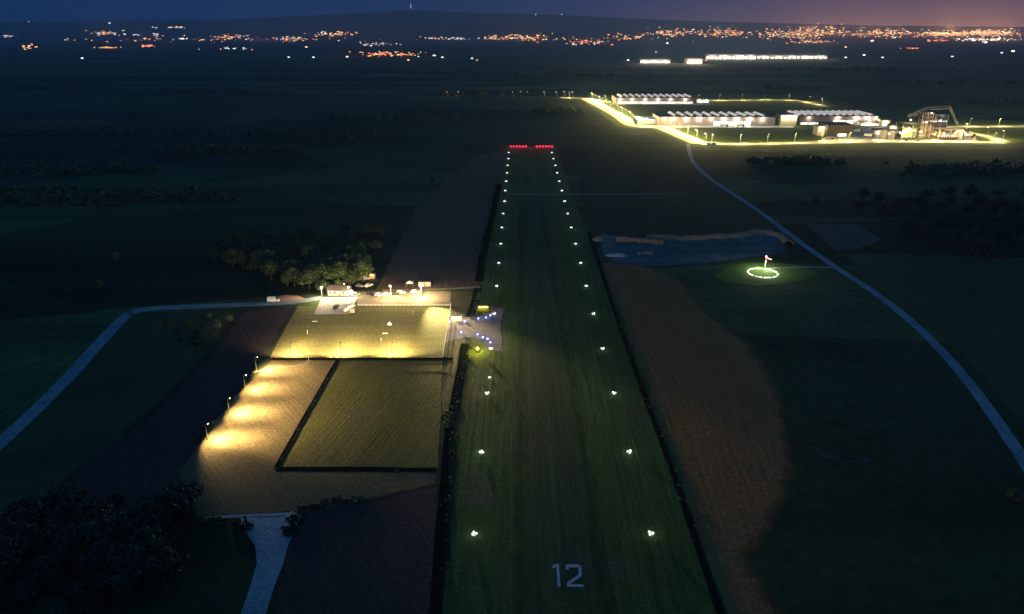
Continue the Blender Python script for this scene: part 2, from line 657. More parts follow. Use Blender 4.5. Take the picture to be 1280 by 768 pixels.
# ground strips along both ditches
strip('drainage_ditch', [(624, 230), (612, 285), (603, 322), (598, 352)], 2.4, 'ditch', 0.05, 0.3, prof=[(-.9, 0), (-.6, .45), (-.25, .03), (.25, .03), (.6, .45), (.9, 0)])
DP = [(-1.0, 0), (-.8, .16), (-.6, .03), (.6, .03), (.8, .16), (1.0, 0)]
strip('drainage_ditch.001', [(597, 361), (593, 380), (587, 396)], 2.0, 'ditch', 0.08, 0.12, prof=DP)
strip('drainage_ditch.002', [(581, 430), (575, 468), (566, 514)], 1.7, 'ditch', 0.08, 0.12, prof=DP)
strip('drainage_ditch.003', [(561, 534), (556, 600), (550, 680), (543, 800), (538, 900)], 1.5, 'ditch', 0.08, 0.12, prof=DP)
strip('drainage_ditch.004', [(736, 290), (762, 370), (795, 465), (838, 582), (885, 720), (912, 800), (940, 900)], 1.1, 'ditch', 0.08, 0.12, prof=DP)
strip('drainage_ditch.005', [(422, 451), (385, 515), (346, 584)], 0.8, 'ditch', 0.1, 0.12, prof=DP)
strip('drainage_ditch.006', [(346, 587), (450, 587), (545, 588)], 1.1, 'ditch', 0.1, 0.12, prof=DP)
strip('drainage_ditch.007', [(340, 449), (450, 449), (566, 449)], 1.0, 'ditch', 0.1, 0.12, prof=DP)
# pale spoil banks beside the right ditch
strip('spoil_bank.001', [(770, 300), (800, 302), (830, 305)], 7, 'soilheap', 0.06, 0.7, prof=[(-.5, 0), (-.2, 1.8), (.2, 1.6), (.5, 0)])
strip('spoil_bank.002', [(808, 297), (850, 299), (900, 297), (950, 292), (975, 296), (985, 306)], 6, 'soilheap', 0.06, 0.9, prof=[(-.5, 0), (-.2, 1.8), (.2, 1.9), (.5, 0)])
strip('spoil_bank.003', [(796, 317), (816, 316.6)], 4, 'soilheap', 0.06, 0.7, prof=[(-.5, 0), (-.2, .8), (.2, .7), (.5, 0)])
# roads
strip('road', [(-260, 760), (-60, 606), (60, 498), (150, 402), (166, 391), (185, 386.5), (260, 383), (330, 380), (372, 377), (404, 372)], 5.4, 'asphalt', Z3, 0.07, 8)
strip('road.001', [(860, 180), (865, 200), (880, 217), (906, 236), (950, 265), (1000, 303), (1050, 338), (1100, 371), (1150, 412), (1200, 465), (1250, 532), (1300, 610), (1350, 720)], 4.2, 'asphalt', Z3, 0.07, 8)
strip('track', [(955, 336), (1000, 334.5), (1046, 335)], 1.6, 'gravel_road', Z3, 0.1)
strip('track.001', [(478, 363.5), (530, 362.5), (566, 361.5), (600, 359)], 2.2, 'gravel', Z4, 0.3)
strip('track.002', [(316, 466), (345, 460), (372, 458), (384, 453), (388, 447)], 0.9, 'gravel', Z4, 0.2)
strip('track.003', [(640, 243), (760, 243), (860, 242)], 1.6, 'gravel_road', Z1 + .02, 0.3)
sheet('junction', [(301, 647), (366, 645), (369, 664), (360, 682), (354, 705), (342, 735), (332, 768), (322, 900), (285, 900), (301, 768), (312, 735), (321, 705), (319, 682), (306, 664)], 'gravel_road', Z3, rag=0.4)
strip('road.002', [(255, 648.5), (300, 645.5), (372, 643)], 1.3, 'gravel_road', Z4, 0.2)
feathered('taxiway', [(560, 400), (576, 397.5), (592, 396), (603, 394), (611, 390), (617, 387), (623, 384), (630, 386), (626, 412), (629, 440), (615, 438), (608, 431),
                  (600, 425), (590, 422), (577, 423), (557, 428)], 'taxi', Z3, 0.9)
# industrial estate ground
ROAD_A = [(733, 123.5), (752, 133), (775, 146), (792, 156.5), (826, 160), (850, 169), (876, 180)]
ROAD_B = [(876, 180), (930, 180.5), (1000, 179.2), (1080, 177.8), (1170, 177.5), (1255, 178.5)]
ROAD_C = [(700, 122.5), (733, 123.5), (770, 128.5), (830, 129.5), (880, 126.5), (930, 125.6), (990, 125.8), (1012, 129), (1034, 134)]
ROAD_D = [(1165, 159), (1215, 158.8), (1262, 158.6), (1330, 158.6)]
ROAD_E = [(1190, 163), (1220, 168), (1240, 173), (1256, 178)]
for i, (L, w) in enumerate(((ROAD_A, 22), (ROAD_B, 15), (ROAD_C, 14), (ROAD_D, 16), (ROAD_E, 14))):
    strip('estate_road' + ('.%03d' % i if i else ''), L, w, 'yard', Z2 + 0.02 * i, 0.03, 8)
sheet('yard', [(796, 156.6), (992, 157.8), (992, 160), (832, 160)], 'yard', Z4 + 0.1, rag=0.25)
sheet('yard.001', [(1034, 171), (1100, 158), (1170, 160), (1210, 168), (1225, 177.5), (1018, 179)], 'yard', Z4 + 0.14, rag=0.25)
sheet('yard.002', [(768, 129.2), (884, 129.2), (888, 131.2), (764, 131)], 'yard', Z4 + 0.18, rag=0.25)

sheet('estate_lawn', [(722, 122), (760, 127), (880, 125), (1000, 124.5), (1040, 134), (1100, 145), (1290, 152), (1320, 170), (1258, 181), (1000, 183.5), (868, 184), (840, 172), (812, 162), (772, 159), (748, 140)], 'lawn', Z1, rag=1)

feathered('mown_grass.001', [(885, 342), (915, 330), (955, 327), (1000, 330), (1028, 341), (1005, 353), (955, 359), (905, 355)], 'lawn_green', Z1, 6.0)  # mown patch, its brighter green paints the windsock lamp's pool wider

# clumps of weeds and scrub along banks
def leaf_cloud(b, c, r, n, s, squash=0.8, mi=0):
    """small leaf-sized faces on lumpy shells"""
    for _ in range(n):
        th, ph = rnd.random() * 2 * math.pi, math.acos(2 * rnd.random() - 1)
        q = (0.5 + 0.62 * rnd.random())
        d = Vector((math.sin(ph) * math.cos(th), math.sin(ph) * math.sin(th), math.cos(ph) * squash))
        p = Vector(c) + d * r * q
        p += Vector((rnd.gauss(0, .16), rnd.gauss(0, .16), rnd.gauss(0, .12))) * r
        u = Vector((rnd.uniform(-1, 1), rnd.uniform(-1, 1), rnd.uniform(-.6, .6))).normalized()
        w = (d + Vector((rnd.uniform(-.7, .7),) * 3)).cross(u)
        if w.length < 1e-3:
            continue
        w.normalize()
        e = s * rnd.uniform(0.5, 1.5)
        b.poly([p - u * e - w * e * .5, p + u * e * .2 - w * e, p + u * e, p + w * e * .8], mi)


def leaf_mat(name, ca, cb):
    m = mat(name, ca, 0.7)
    nt = m.node_tree
    g = nt.nodes.new('ShaderNodeNewGeometry')
    r = nt.nodes.new('ShaderNodeMix')
    r.data_type = 'RGBA'
    r.inputs['A'].default_value = (*ca, 1)
    r.inputs['B'].default_value = (*cb, 1)
    nt.links.new(g.outputs['Random Per Island'], r.inputs['Factor'])
    nt.links.new(r.outputs['Result'], nt.nodes['Principled BSDF'].inputs['Base Color'])
    return m


M['leaf'] = leaf_mat('leaf', (0.035, 0.060, 0.020), (0.085, 0.115, 0.040))
M['leaf_pale'] = leaf_mat('leaf_pale', (0.060, 0.080, 0.045), (0.13, 0.15, 0.085))
M['leaf_dark'] = leaf_mat('leaf_dark', (0.014, 0.024, 0.012), (0.035, 0.050, 0.024))
M['bark'] = mat('bark', (0.06, 0.045, 0.03), 0.9)


def weeds(name, lines, n, m, spread, s):
    b = MB()
    for L in lines:
        P = smooth_line([G(*p) for p in L], 4)
        for _ in range(n):
            k = rnd.random() * (len(P) - 1.001)
            i = int(k)
            p = P[i].lerp(P[i + 1], k - i) + Vector((rnd.gauss(0, spread), rnd.gauss(0, spread), 0))
            r = rnd.uniform(0.3, 0.9) * s
            leaf_cloud(b, (p.x, p.y, r * .5), r, 9, r * .55, 0.7)
    return tag(b.build(name, M[m]), kind='stuff')


weeds('bank_weeds', [[(601, 366), (590, 400)], [(590, 432), (578, 470), (566, 515)], [(560, 515), (560, 533)], [(567, 540), (560, 640), (552, 768)]], 80, 'leaf', 0.8, 0.55)
weeds('bank_weeds.001', [[(737, 292), (763, 372), (797, 465), (840, 582), (888, 720)]], 130, 'leaf', 0.8, 0.5)
weeds('bank_weeds.002', [[(424, 451), (387, 515), (348, 584)], [(350, 589), (545, 590)]], 70, 'leaf', 0.4, 0.35)
weeds('bank_weeds.003', [[(250, 652), (300, 655), (306, 668)], [(370, 648), (362, 672)], [(372, 640), (450, 625)]], 45, 'leaf_dark', 0.9, 1.1)

# ------------------------------------------------------------------ runway marking and lights
M['paint'] = mat('white_marking', (0.40, 0.42, 0.44), 0.8, noise=(0.55, 2.6))


def runway_number():
    c0, c1 = G(689, 734), G(726, 706)
    w, h = c1.x - c0.x, c1.y - c0.y
    o = empty('runway_number', (c0.x, c0.y, Z2 + .03))
    tag(o, "large white painted number 12 on the near end of the grass runway", 'marking')
    t = h * 0.105
    b = MB()          # the 1 with its flag
    b.poly([(w * .20, 0, .02), (w * .29, 0, .02), (w * .29, h, .02), (w * .20, h, .02)])
    b.poly([(w * .03, h * .80, .02), (w * .20 - .01, h * .86, .02), (w * .20 - .01, h, .02), (w * .12, h * .97, .02)])
    b.build('digit_one', M['paint'], o)
    b = MB()
    x0, x1 = w * .50, w * 1.0
    out = [(x0, h * .76), (x0, h * .93), (x0 + t * .6, h), (x1 - t * .9, h), (x1, h * .9), (x1, h * .55), (x1 - t * .3, h * .46),
           (x0 + t * 1.1, t * 1.35), (x0 + t * 1.1, t), (x1 + t * .1, t), (x1 + t * .1, 0), (x0, 0), (x0, t * 1.6),
           (x1 - t, h * .55), (x1 - t, h * .86), (x0 + t, h * .86), (x0 + t, h * .76)]
    out.reverse()
    b.poly([(x, y, .02) for x, y in out])
    b.build('digit_two', M['paint'], o)


runway_number()
WHITE = (0.86, 1.0, 0.93)
M['metal'] = mat('galvanised_metal', (0.42, 0.43, 0.44), 0.45, 0.6)
M['dark_metal'] = mat('dark_metal', (0.05, 0.05, 0.055), 0.5, 0.5)
M['glow_white'] = mat('lit_white_lens', (.8, .8, .8), emit=(0.88, 1.0, 0.96), strength=1.5, sample=False)
M['glow_blue'] = mat('lit_blue_lens', (.3, .3, .8), emit=(0.22, 0.33, 1.0), strength=5.0, sample=False)
M['glow_red'] = mat('lit_red_lens', (.8, .1, .1), emit=(1.0, 0.02, 0.07), strength=3.4, sample=False)
M['glow_warm'] = mat('lit_warm_lens', (.8, .7, .5), emit=(1.0, 0.80, 0.42), strength=9.0, sample=False)
M['glow_yellow'] = mat('lit_yellow_lens', (.8, .7, .2), emit=(1.0, 0.70, 0.10), strength=4.0, sample=False)
M['glow_cool'] = mat('lit_cool_lens', (.8, .8, .8), emit=(1.0, 0.95, 0.85), strength=8.0, sample=False)


def ground_light(name, r, glow, col, power, lz=1.1, tri=False):
    o = empty(name, (0, 0, 0))
    b = MB()
    b.lathe([(r * .75, 0), (r * .75, .12), (r * .3, .18), (r * .22, .34)], 8)
    b.build('base', M['metal'], o)
    b = MB()
    if tri:            # the light's blurred lobes shaped as three small lenses on one stand
        for k, q in enumerate((.5, .42, .34)):
            a = 2 * math.pi * k / 3 + .5
            b.lathe([(r * q * .5, .34), (r * q, .5), (r * q, .5 + r * q * .7), (r * q * .3, .5 + r * q * 1.3)], 9, c=(r * .75 * math.cos(a), r * .75 * math.sin(a), 0))
    else:
        b.lathe([(r * .55, .34), (r, .5), (r * .98, .5 + r * .5), (r * .6, .5 + r), (r * .1, .5 + r * 1.15)], 10)
    b.build('lens', M[glow], o, smooth=True)
    lamp(o, (0, 0, .5 + r * 1.15 + lz), power, col, size=0.25)
    return o


proto = ground_light('runway_light', 0.72, 'glow_white', (.85, .92, 1), 90, 0.7, True)
first = True
ROWS = [0.001582 + 0.000305 * i for i in range(17)]
for side, word in ((0, 'left'), (1, 'right')):
    for i, k in enumerate(ROWS):
        y = HOR + 1 / k
        x = (593 + (669 - y) * 0.0901) if side == 0 else (813 - (669 - y) * 0.2579)
        o = proto if first else copy_tree(proto)
        first = False
        o.location = G(x, y)
        o.location.z = Z1
        o.rotation_euler = (0, 0, rnd.uniform(0, 6.28))
        if i > 9:
            o.scale = (1.25,) * 3
        if i == 16:
            lab = 'white edge light at the far end of the %s row, beside the red lights' % word
        else:
            lab = 'white edge light on grass, %s from the near end of the %s row' % (NTH[i], word)
        tag(o, lab, 'runway light', 'white lights along the runway edges')
o = copy_tree(proto)
o.location = G(612, 473)
o.scale = (.7,) * 3
tag(o, 'small faint white light close behind the fourth light of the left row', 'runway light', 'white lights along the runway edges')
proto = ground_light('runway_end_light', 0.95, 'glow_red', (1, .02, .06), 1100, 2.4)
first = True
for side, (a, b_) in enumerate(((638.5, 657.5), (671, 690))):
    for j in range(6):
        o = proto if first else copy_tree(proto)
        first = False
        x = a + (b_ - a) * j / 5
        o.location = G(x, 184.3)
        o.location.z = Z1
        tag(o, 'red runway end light, %s from the left in the %s red bar' % (NTH[j], ('left', 'right')[side]), 'runway light', 'red lights across the runway end')
proto = ground_light('taxiway_light', 0.38, 'glow_blue', (.25, .3, 1), 190, 0.9)
first = True
for x, y, lab in ((581, 404, 'blue taxiway light on the far side of the narrow neck'), (576.6, 417, 'blue taxiway light on the near side of the narrow neck'),
                  (598, 400, 'blue light on the far curve, nearest the ditch'), (607.5, 398.8, 'blue light on the far curve, between two others'),
                  (613, 396, 'blue light on the far curve, next to the runway'), (597, 420, 'blue light on the near curve, nearest the ditch'),
                  (603.5, 423.6, 'blue light on the near curve, second from the ditch'), (609.5, 425.4, 'blue light on the near curve, third from the ditch'),
                  (613, 430, 'blue light on the near curve, closest to the runway')):
    o = proto if first else copy_tree(proto)
    first = False
    o.location = G(x, y)
    o.location.z = Z3
    tag(o, lab, 'taxiway light', 'blue lights round the taxiway')

# illuminated signs by the taxiway
def lit_sign(px, py, wid, col, glow, lab, power, rz=0.0):
    p = G(px, py)
    o = empty('guidance_sign', (p.x, p.y, 0.03), rz, lab, 'sign', 'lit signs beside the taxiway')
    b = MB()
    b.box(-wid / 2, wid / 2, -.12, .12, .35, 1.25, ins=.02)
    b.build('cabinet', M['dark_metal'], o)
    b = MB()
    b.box(-wid / 2 + .1, wid / 2 - .1, -.17, -.123, .43, 1.17)
    b.build('lit_panel', M[glow], o)
    for s in (-1, 1):
        b = MB()
        b.box(s * wid * .4 - .06, s * wid * .4 + .06, -.08, .08, 0, .35)
        b.build('leg', M['metal'], o)
    for s in (-.3, .3):
        lamp(o, (s * wid, -1.0, 1.5), power * 4, col, size=.4)


lit_sign(604, 386, 4.6, (1, .55, .05), 'glow_yellow', 'wide amber lit sign on the far side of the taxiway mouth', 160)
lit_sign(571, 399.5, 4.4, (1, .75, .35), 'glow_warm', 'pale warm lit sign at the fence end of the taxiway', 220)


def beacon():
    p = G(597, 440)
    o = empty('obstruction_lamp', (p.x, p.y, .03), 0, 'bright yellow lamp on a short post beside the near taxiway curve', 'lamp')
    b = MB()
    b.tube((0, 0, 0), (0, 0, .9), .12, .09)
    b.build('post', M['metal'], o)
    b = MB()
    b.lathe([(.3, .9), (.55, 1.1), (.6, 1.5), (.35, 1.9), (.05, 2.0)], 10)
    b.build('lens', M['glow_yellow'], o, smooth=True)
    lamp(o, (0, 0, 3.2), 5500, (1, .66, .04), size=.4)


beacon()

# ------------------------------------------------------------------ floodlight masts
WARM = (1.0, 0.70, 0.35)


def flood(px, py, aim, power, hgt, lab, group, cone=150, blend=0.35, col=WARM, throw=0.0):
    p = G(px, py)
    o = empty('floodlight_mast', (p.x, p.y, 0.05), 0, lab, 'floodlight', group)
    b = MB()
    b.tube((0, 0, 0), (0, 0, hgt), .14, .08, 6)
    b.build('pole', M['metal'], o)
    a = Vector((aim[0], aim[1], 0)).normalized()
    b = MB()
    b.tube((0, 0, hgt), (a.x * .5, a.y * .5, hgt + .1), .06)
    b.build('bracket', M['metal'], o)
    s = Vector((-a.y, a.x, 0)) * .38
    c = Vector((a.x * .7, a.y * .7, hgt))
    d = a * .22
    b = MB()
    b.hexa([c - s - d, c + s - d, c + s + d, c - s + d],
           [c - s - d * .6 + Vector((0, 0, .42)), c + s - d * .6 + Vector((0, 0, .42)), c + s + d * 1.2 + Vector((0, 0, .36)), c - s + d * 1.2 + Vector((0, 0, .36))])
    b.build('lamp_head', M['dark_metal'], o)
    b = MB()
    e = a * .04
    z1, z2 = Vector((0, 0, .04)), Vector((0, 0, .33))
    b.poly([c - s * .9 + d + e * .5 + z1, c + s * .9 + d + e * .5 + z1, c + s * .9 + d * 1.2 + e + z2, c - s * .9 + d * 1.2 + e + z2])
    b.build('lens', M['glow_warm'], o)
    L = c + a * .35 + Vector((0, 0, .15))
    if cone >= 360:
        lamp(o, L + a * .6, power, col, size=.3)
    else:
        lamp(o, L, power, col, 'SPOT', .25, aim=L + a * hgt * 1.15 + Vector((0, 0, -hgt * 1.0)), cone=R(cone), blend=blend)
        if throw > 1:   # the lamp's bright lower beam
            lamp(o, L - Vector((0, 0, .1)), power * 2.2, col, 'SPOT', .3, aim=L + a * 4.5 + Vector((0, 0, -hgt)), cone=R(92), blend=1.0)
        if throw:       # the narrow main beam, aimed far out over the field
            lamp(o, L + Vector((0, 0, .2)), power * throw, col, 'SPOT', .25, aim=L + a * 60 + Vector((0, 0, -hgt)), cone=R(75), blend=1.0)
    return o


east = (1.0, 0.06)
for i, (x, y, pw) in enumerate(((321, 464, 22000), (307, 487, 20000), (287, 517, 26000), (260, 550, 30000))):
    flood(x, y, east, pw, 5.6, 'tall post floodlight on the left field edge, %s from the mown square' % NTH[i], 'floodlights along the left field edge', 152, throw=3.8)
north = (0.0, 1.0)
PALEWARM = (1.0, 0.72, 0.38)
for i, (x, pw) in enumerate(((365, 50000), (427, 70000), (491, 70000))):
    flood(x, 447.2, north, pw, 6.0, 'floodlight mast on the near fence of the mown square, %s from the left' % NTH[i], 'floodlights along the near fence', 150, col=PALEWARM, throw=.6)
for i, (x, pw) in enumerate(((489, 16000), (527, 30000))):
    fm = flood(x, 372, (0, -1), pw, 6.0, 'floodlight mast in the gravel yard, %s' % ('left one by the parked cars', 'right and brightest one')[i], 'floodlights in the gravel yard', 360, .5, PALEWARM)
# added second head, an invented source to light the taxiway and the runway
b = MB()
b.box(.35, .85, -.5, -.1, 6.2, 6.6, ins=.06)
b.build('lamp_head', M['dark_metal'], fm)
aim_ = G(672, 520) - fm.location
lamp(fm, (.9, -.6, 6.4), 950000, (1, .80, .36), 'SPOT', .3, aim=(aim_.x, aim_.y, 0), cone=R(50), blend=1.0)
flood(403, 374, (0.45, -1), 13000, 6.0, 'floodlight mast at the corner of the pale concrete yard', 'floodlights in the gravel yard', 360, .5, (1, .82, .5))
flood(437, 371, (0.2, -1), 9000, 5.0, 'short floodlight mast between the clubhouse and the white van', 'floodlights in the gravel yard', 360, .6, (1, .8, .5))

# ------------------------------------------------------------------ airfield buildings, vehicles, fences
M['wall'] = mat('rendered_wall', (0.50, 0.46, 0.40), 0.85)
M['roof_dark'] = mat('dark_roof', (0.06, 0.045, 0.04), 0.7)
M['white_paint'] = mat('white_paint', (0.78, 0.78, 0.76), 0.35, noise=(.04, 1))
M['grey_paint'] = mat('grey_paint', (0.30, 0.31, 0.33), 0.35, noise=(.04, 1))
M['dark_paint'] = mat('dark_paint', (0.035, 0.04, 0.05), 0.3, noise=(.04, 1))
M['glass'] = mat('window_glass', (0.02, 0.025, 0.03), 0.08, spec=0.6, noise=(.05, 1))
M['rubber'] = mat('rubber', (0.02, 0.02, 0.02), 0.9)
M['timber'] = mat('timber', (0.30, 0.21, 0.12), 0.8)
sheet('concrete_yard', [(403, 371.5), (447, 371.5), (437, 393), (393, 393)], 'yard', Z4, rag=0.25)


def clubhouse():
    p = G(423, 370)
    o = empty('clubhouse', (p.x, p.y, 0.12), 0, 'low clubhouse with a dark gable roof behind the pale concrete yard', 'building')
    w, d, h = 10.0, 6.0, 2.7
    b = MB()
    b.box(-w / 2, w / 2, 0, d, 0, h)
    b.build('wall', M['wall'], o)
    b = MB()
    b.hexa([(-w / 2 - .5, -.6, h), (w / 2 + .5, -.6, h), (w / 2 + .5, d + .6, h), (-w / 2 - .5, d + .6, h)],
           [(-w / 2 - .5, d / 2 - .05, h + 1.7), (w / 2 + .5, d / 2 - .05, h + 1.7), (w / 2 + .5, d / 2 + .05, h + 1.7), (-w / 2 - .5, d / 2 + .05, h + 1.7)])
    r = b.build('roof', M['roof_dark'], o)
    b = MB()
    b.box(2, 2.6, d / 2 + .6, d / 2 + 1.2, h + .8, h + 2.4)
    b.build('chimney', M['wall'], r)
    for x in (-3.6, -1.6, 2.6):
        b = MB()
        b.box(x - .6, x + .6, -.04, .05, .9, 2.1)
        f = b.build('window', M['white_paint'], o)
        b = MB()
        b.box(x - .52, x + .52, -.07, -.043, .98, 2.02)
        b.build('pane', M['glass'], f)
    b = MB()
    b.box(.1, 1.1, -.06, .05, 0, 2.1)
    b.build('door', M['timber'], o)


clubhouse()


def car_proto(name, paint, L=4.4, W=1.8, H=1.45, van=False):
    o = empty(name, (0, 0, 0))
    b = MB()
    hb = H * (.58 if not van else .5)
    b.box(-L / 2, L / 2, -W / 2, W / 2, .28, hb, ins=.06)
    if van:
        b.hexa([(-L / 2 + .05, -W / 2 + .05, hb), (L / 2 - .9, -W / 2 + .05, hb), (L / 2 - .9, W / 2 - .05, hb), (-L / 2 + .05, W / 2 - .05, hb)],
               [(-L / 2 + .1, -W / 2 + .15, H), (L / 2 - 1.6, -W / 2 + .15, H), (L / 2 - 1.6, W / 2 - .15, H), (-L / 2 + .1, W / 2 - .15, H)])
    else:
        b.hexa([(-L * .40, -W / 2 + .14, hb), (L * .24, -W / 2 + .14, hb), (L * .24, W / 2 - .14, hb), (-L * .40, W / 2 - .14, hb)],
               [(-L * .28, -W / 2 + .28, H), (L * .08, -W / 2 + .28, H), (L * .08, W / 2 - .28, H), (-L * .28, W / 2 - .28, H)])
    b.build('body', M[paint], o)
    b = MB()
    x0, x1 = (L / 2 - 1.55, L / 2 - .95) if van else (L * .10, L * .225)
    b.poly([(x1, -W / 2 + .25, hb + .05), (x1, W / 2 - .25, hb + .05), (x0 + .02, W / 2 - .34, H - .06), (x0 + .02, -W / 2 + .34, H - .06)])
    b.v = [(vx + .03, vy, vz + .03) for vx, vy, vz in b.v]
    b.build('windscreen', M['glass'], o)
    for s in (-1, 1):
        b = MB()
        yy = s * (W / 2 - .12)
        yt = s * (W / 2 - .24)
        a, c = (-L * .34, L * .19) if not van else (L / 2 - 2.6, L / 2 - 1.5)
        q = [(a, yy, hb + .06), (c, yy, hb + .06), (c - L * .09, yt, H - .08), (a + L * .07, yt, H - .08)]
        b.poly(q if s < 0 else q[::-1])
        b.v = [(vx, vy + s * .035, vz) for vx, vy, vz in b.v]
        b.build('side_window', M['glass'], o)
        for x in (-L * .3, L * .31):
            b = MB()
            b.tube((x, s * (W / 2 - .2), .33), (x, s * (W / 2 + .02), .33), .33, n=10)
            b.build('wheel', M['rubber'], o)
    return o


def put(o, px, py, rz, lab, cat, group=None, z=0.12):
    o.location = G(px, py)
    o.location.z = z
    o.rotation_euler = (0, 0, R(rz))
    return tag(o, lab, cat, group)


cw = car_proto('parked_car', 'white_paint')
cd = car_proto('parked_car', 'dark_paint')
cg = car_proto('parked_car', 'grey_paint')
PC = 'cars parked round the airfield yard'
put(cd, 420, 385.5, 85, 'dark car standing alone in the middle of the pale concrete yard', 'car', PC, .13)
put(copy_tree(cd), 494, 368.8, 10, 'dark car in the row of cars behind the left yard floodlight', 'car', PC)
put(copy_tree(cd), 509.5, 365.2, 5, 'dark car right of the cream tent in the yard', 'car', PC)
put(copy_tree(cd), 463, 369, -25, 'dark car parked on the dry grass right of the white van', 'car', PC)
put(cw, 484, 369.6, 8, 'white car left of a dark car in the yard row', 'car', PC)
put(copy_tree(cw), 501, 367.2, 8, 'white car between the two dark cars in the yard row', 'car', PC)
put(copy_tree(cw), 474, 370.5, 4, 'white car at the left end of the yard row', 'car', PC)
put(copy_tree(cw), 461, 358.5, 55, 'white car on the track beside the copse', 'car', PC)
put(copy_tree(cw), 519, 366.5, 0, 'white car at the right end of the yard row', 'car', PC)
put(cg, 450, 359, -20, 'grey car on the track at the corner of the copse', 'car', PC)
put(copy_tree(cg), 445, 370.5, 15, 'grey car beside the white van near the clubhouse', 'car', PC)
vn = car_proto('parked_van', 'white_paint', 5.4, 2.0, 2.4, True)
put(vn, 438.5, 369, 0, 'white van parked at the right end of the clubhouse', 'van')
vg = car_proto('parked_van', 'grey_paint', 5.6, 2.1, 2.5, True)
put(vg, 455, 350.5, 10, 'grey van parked under the edge of the copse', 'van')
vw = copy_tree(vn)
put(vw, 342, 377.6, 3, 'white van on the verge of the left road', 'van')


def trailer(px, py, rz, L, lab, paint='white_paint', z=.13):
    o = empty('glider_trailer', (0, 0, 0))
    b = MB()
    b.hexa([(-L / 2, -.65, .55), (L / 2, -.45, .55), (L / 2, .45, .55), (-L / 2, .65, .55)],
           [(-L / 2 + .3, -.45, 1.75), (L / 2 - .8, -.3, 1.35), (L / 2 - .8, .3, 1.35), (-L / 2 + .3, .45, 1.75)])
    b.build('body', M[paint], o)
    b = MB()
    b.tube((L / 2, 0, .6), (L / 2 + 1.2, 0, .5), .06)
    b.build('tow_bar', M['metal'], o)
    for s in (-1, 1):
        b = MB()
        b.tube((-.3, s * .62, .32), (-.3, s * .82, .32), .32, n=10)
        b.build('wheel', M['rubber'], o)
    put(o, px, py, rz, lab, 'trailer', None, z)


trailer(432.5, 384, 66, 9.0, 'long grey trailer standing slantwise on the concrete yard', 'grey_paint')
trailer(437.5, 387.5, 66, 8.0, 'long white trailer beside the grey one on the concrete yard')


def tent():
    o = empty('event_tent', (0, 0, 0))
    b = MB()
    for sx in (-1, 1):
        for sy in (-1, 1):
            q = MB()
            q.tube((sx * 1.7, sy * 1.4, 0), (sx * 1.7, sy * 1.4, 2.2), .05)
            q.build('leg', M['metal'], o)
    b.box(-1.8, 1.8, -1.5, 1.5, 2.2, 3.2, ins=1.7, insy=1.4)
    b.build('canopy', M['white_paint'], o)
    put(o, 512.5, 359, 0, 'small cream tent with a pointed roof beyond the yard', 'tent')


tent()


def hut(px, py, rz, w, d, h, lab, wallm, roofm, lit=None, cat='hut'):
    o = empty('hut', (0, 0, 0))
    b = MB()
    b.box(-w / 2, w / 2, -d / 2, d / 2, 0, h)
    b.build('wall', M[wallm], o)
    b = MB()
    b.box(-w / 2 - .25, w / 2 + .25, -d / 2 - .25, d / 2 + .25, h, h + .25, ins=.1)
    b.build('roof', M[roofm], o)
    b = MB()
    b.box(-.4, .4, -d / 2 - .05, -d / 2 + .03, .02, 1.95)
    b.build('door', M['timber'], o)
    if lit:
        b = MB()
        b.box(.3, .9, -d / 2 - .25, -d / 2 - .06, h - .5, h - .25)
        b.build('wall_lamp', M['glow_warm'], o)
        lamp(o, (0, -d / 2 - 1.2, h + .3), lit, (1, .6, .25), size=.3)
    put(o, px, py, rz, lab, cat)


hut(531, 357.5, 2, 6.0, 2.6, 2.4, 'long pale hut with a dark flat roof beyond the right yard floodlight', 'wall', 'roof_dark')
hut(466, 348.5, -6, 2.6, 2.4, 2.8, 'small lit wooden hut glowing orange beside the copse', 'timber', 'roof_dark', 900)
hut(440.5, 391, 0, 1.8, 1.4, 1.6, 'tiny cream kiosk at the near right corner of the concrete yard', 'wall', 'wall')


def heap(px, py, L, W, H, lab, m='soilheap'):
    b = MB()
    n = 14
    prev = [(L * .5 * math.cos(2 * math.pi * i / n) * rnd.uniform(.85, 1.1), W * .5 * math.sin(2 * math.pi * i / n) * rnd.uniform(.85, 1.1), 0) for i in range(n)]
    b.v = prev + [(x * .6 + rnd.uniform(-.3, .3), y * .6, H * rnd.uniform(.5, .9)) for x, y, _ in prev] + [(x * .2, y * .2, H * rnd.uniform(.85, 1.1)) for x, y, _ in prev]
    for r in (0, 1):
        for i in range(n):
            j = (i + 1) % n
            b.f.append([r * n + i, r * n + j, (r + 1) * n + j, (r + 1) * n + i])
            b.m.append(0)
    b.f.append([2 * n + i for i in range(n)])
    b.m.append(0)
    o = b.build('soil_heap', M[m], smooth=True)
    put(o, px, py, 0, lab, 'heap', None, .03)


heap(360, 373.5, 16, 6, 1.6, 'low dry soil heap beyond the end of the left road')
heap(748, 300, 8, 9, 2.2, 'brown soil heap at the ditch corner of the gravel ground')
heap(770, 320, 14, 6, 1.6, 'pale rubble heap on the left part of the gravel ground', 'gravel_road')


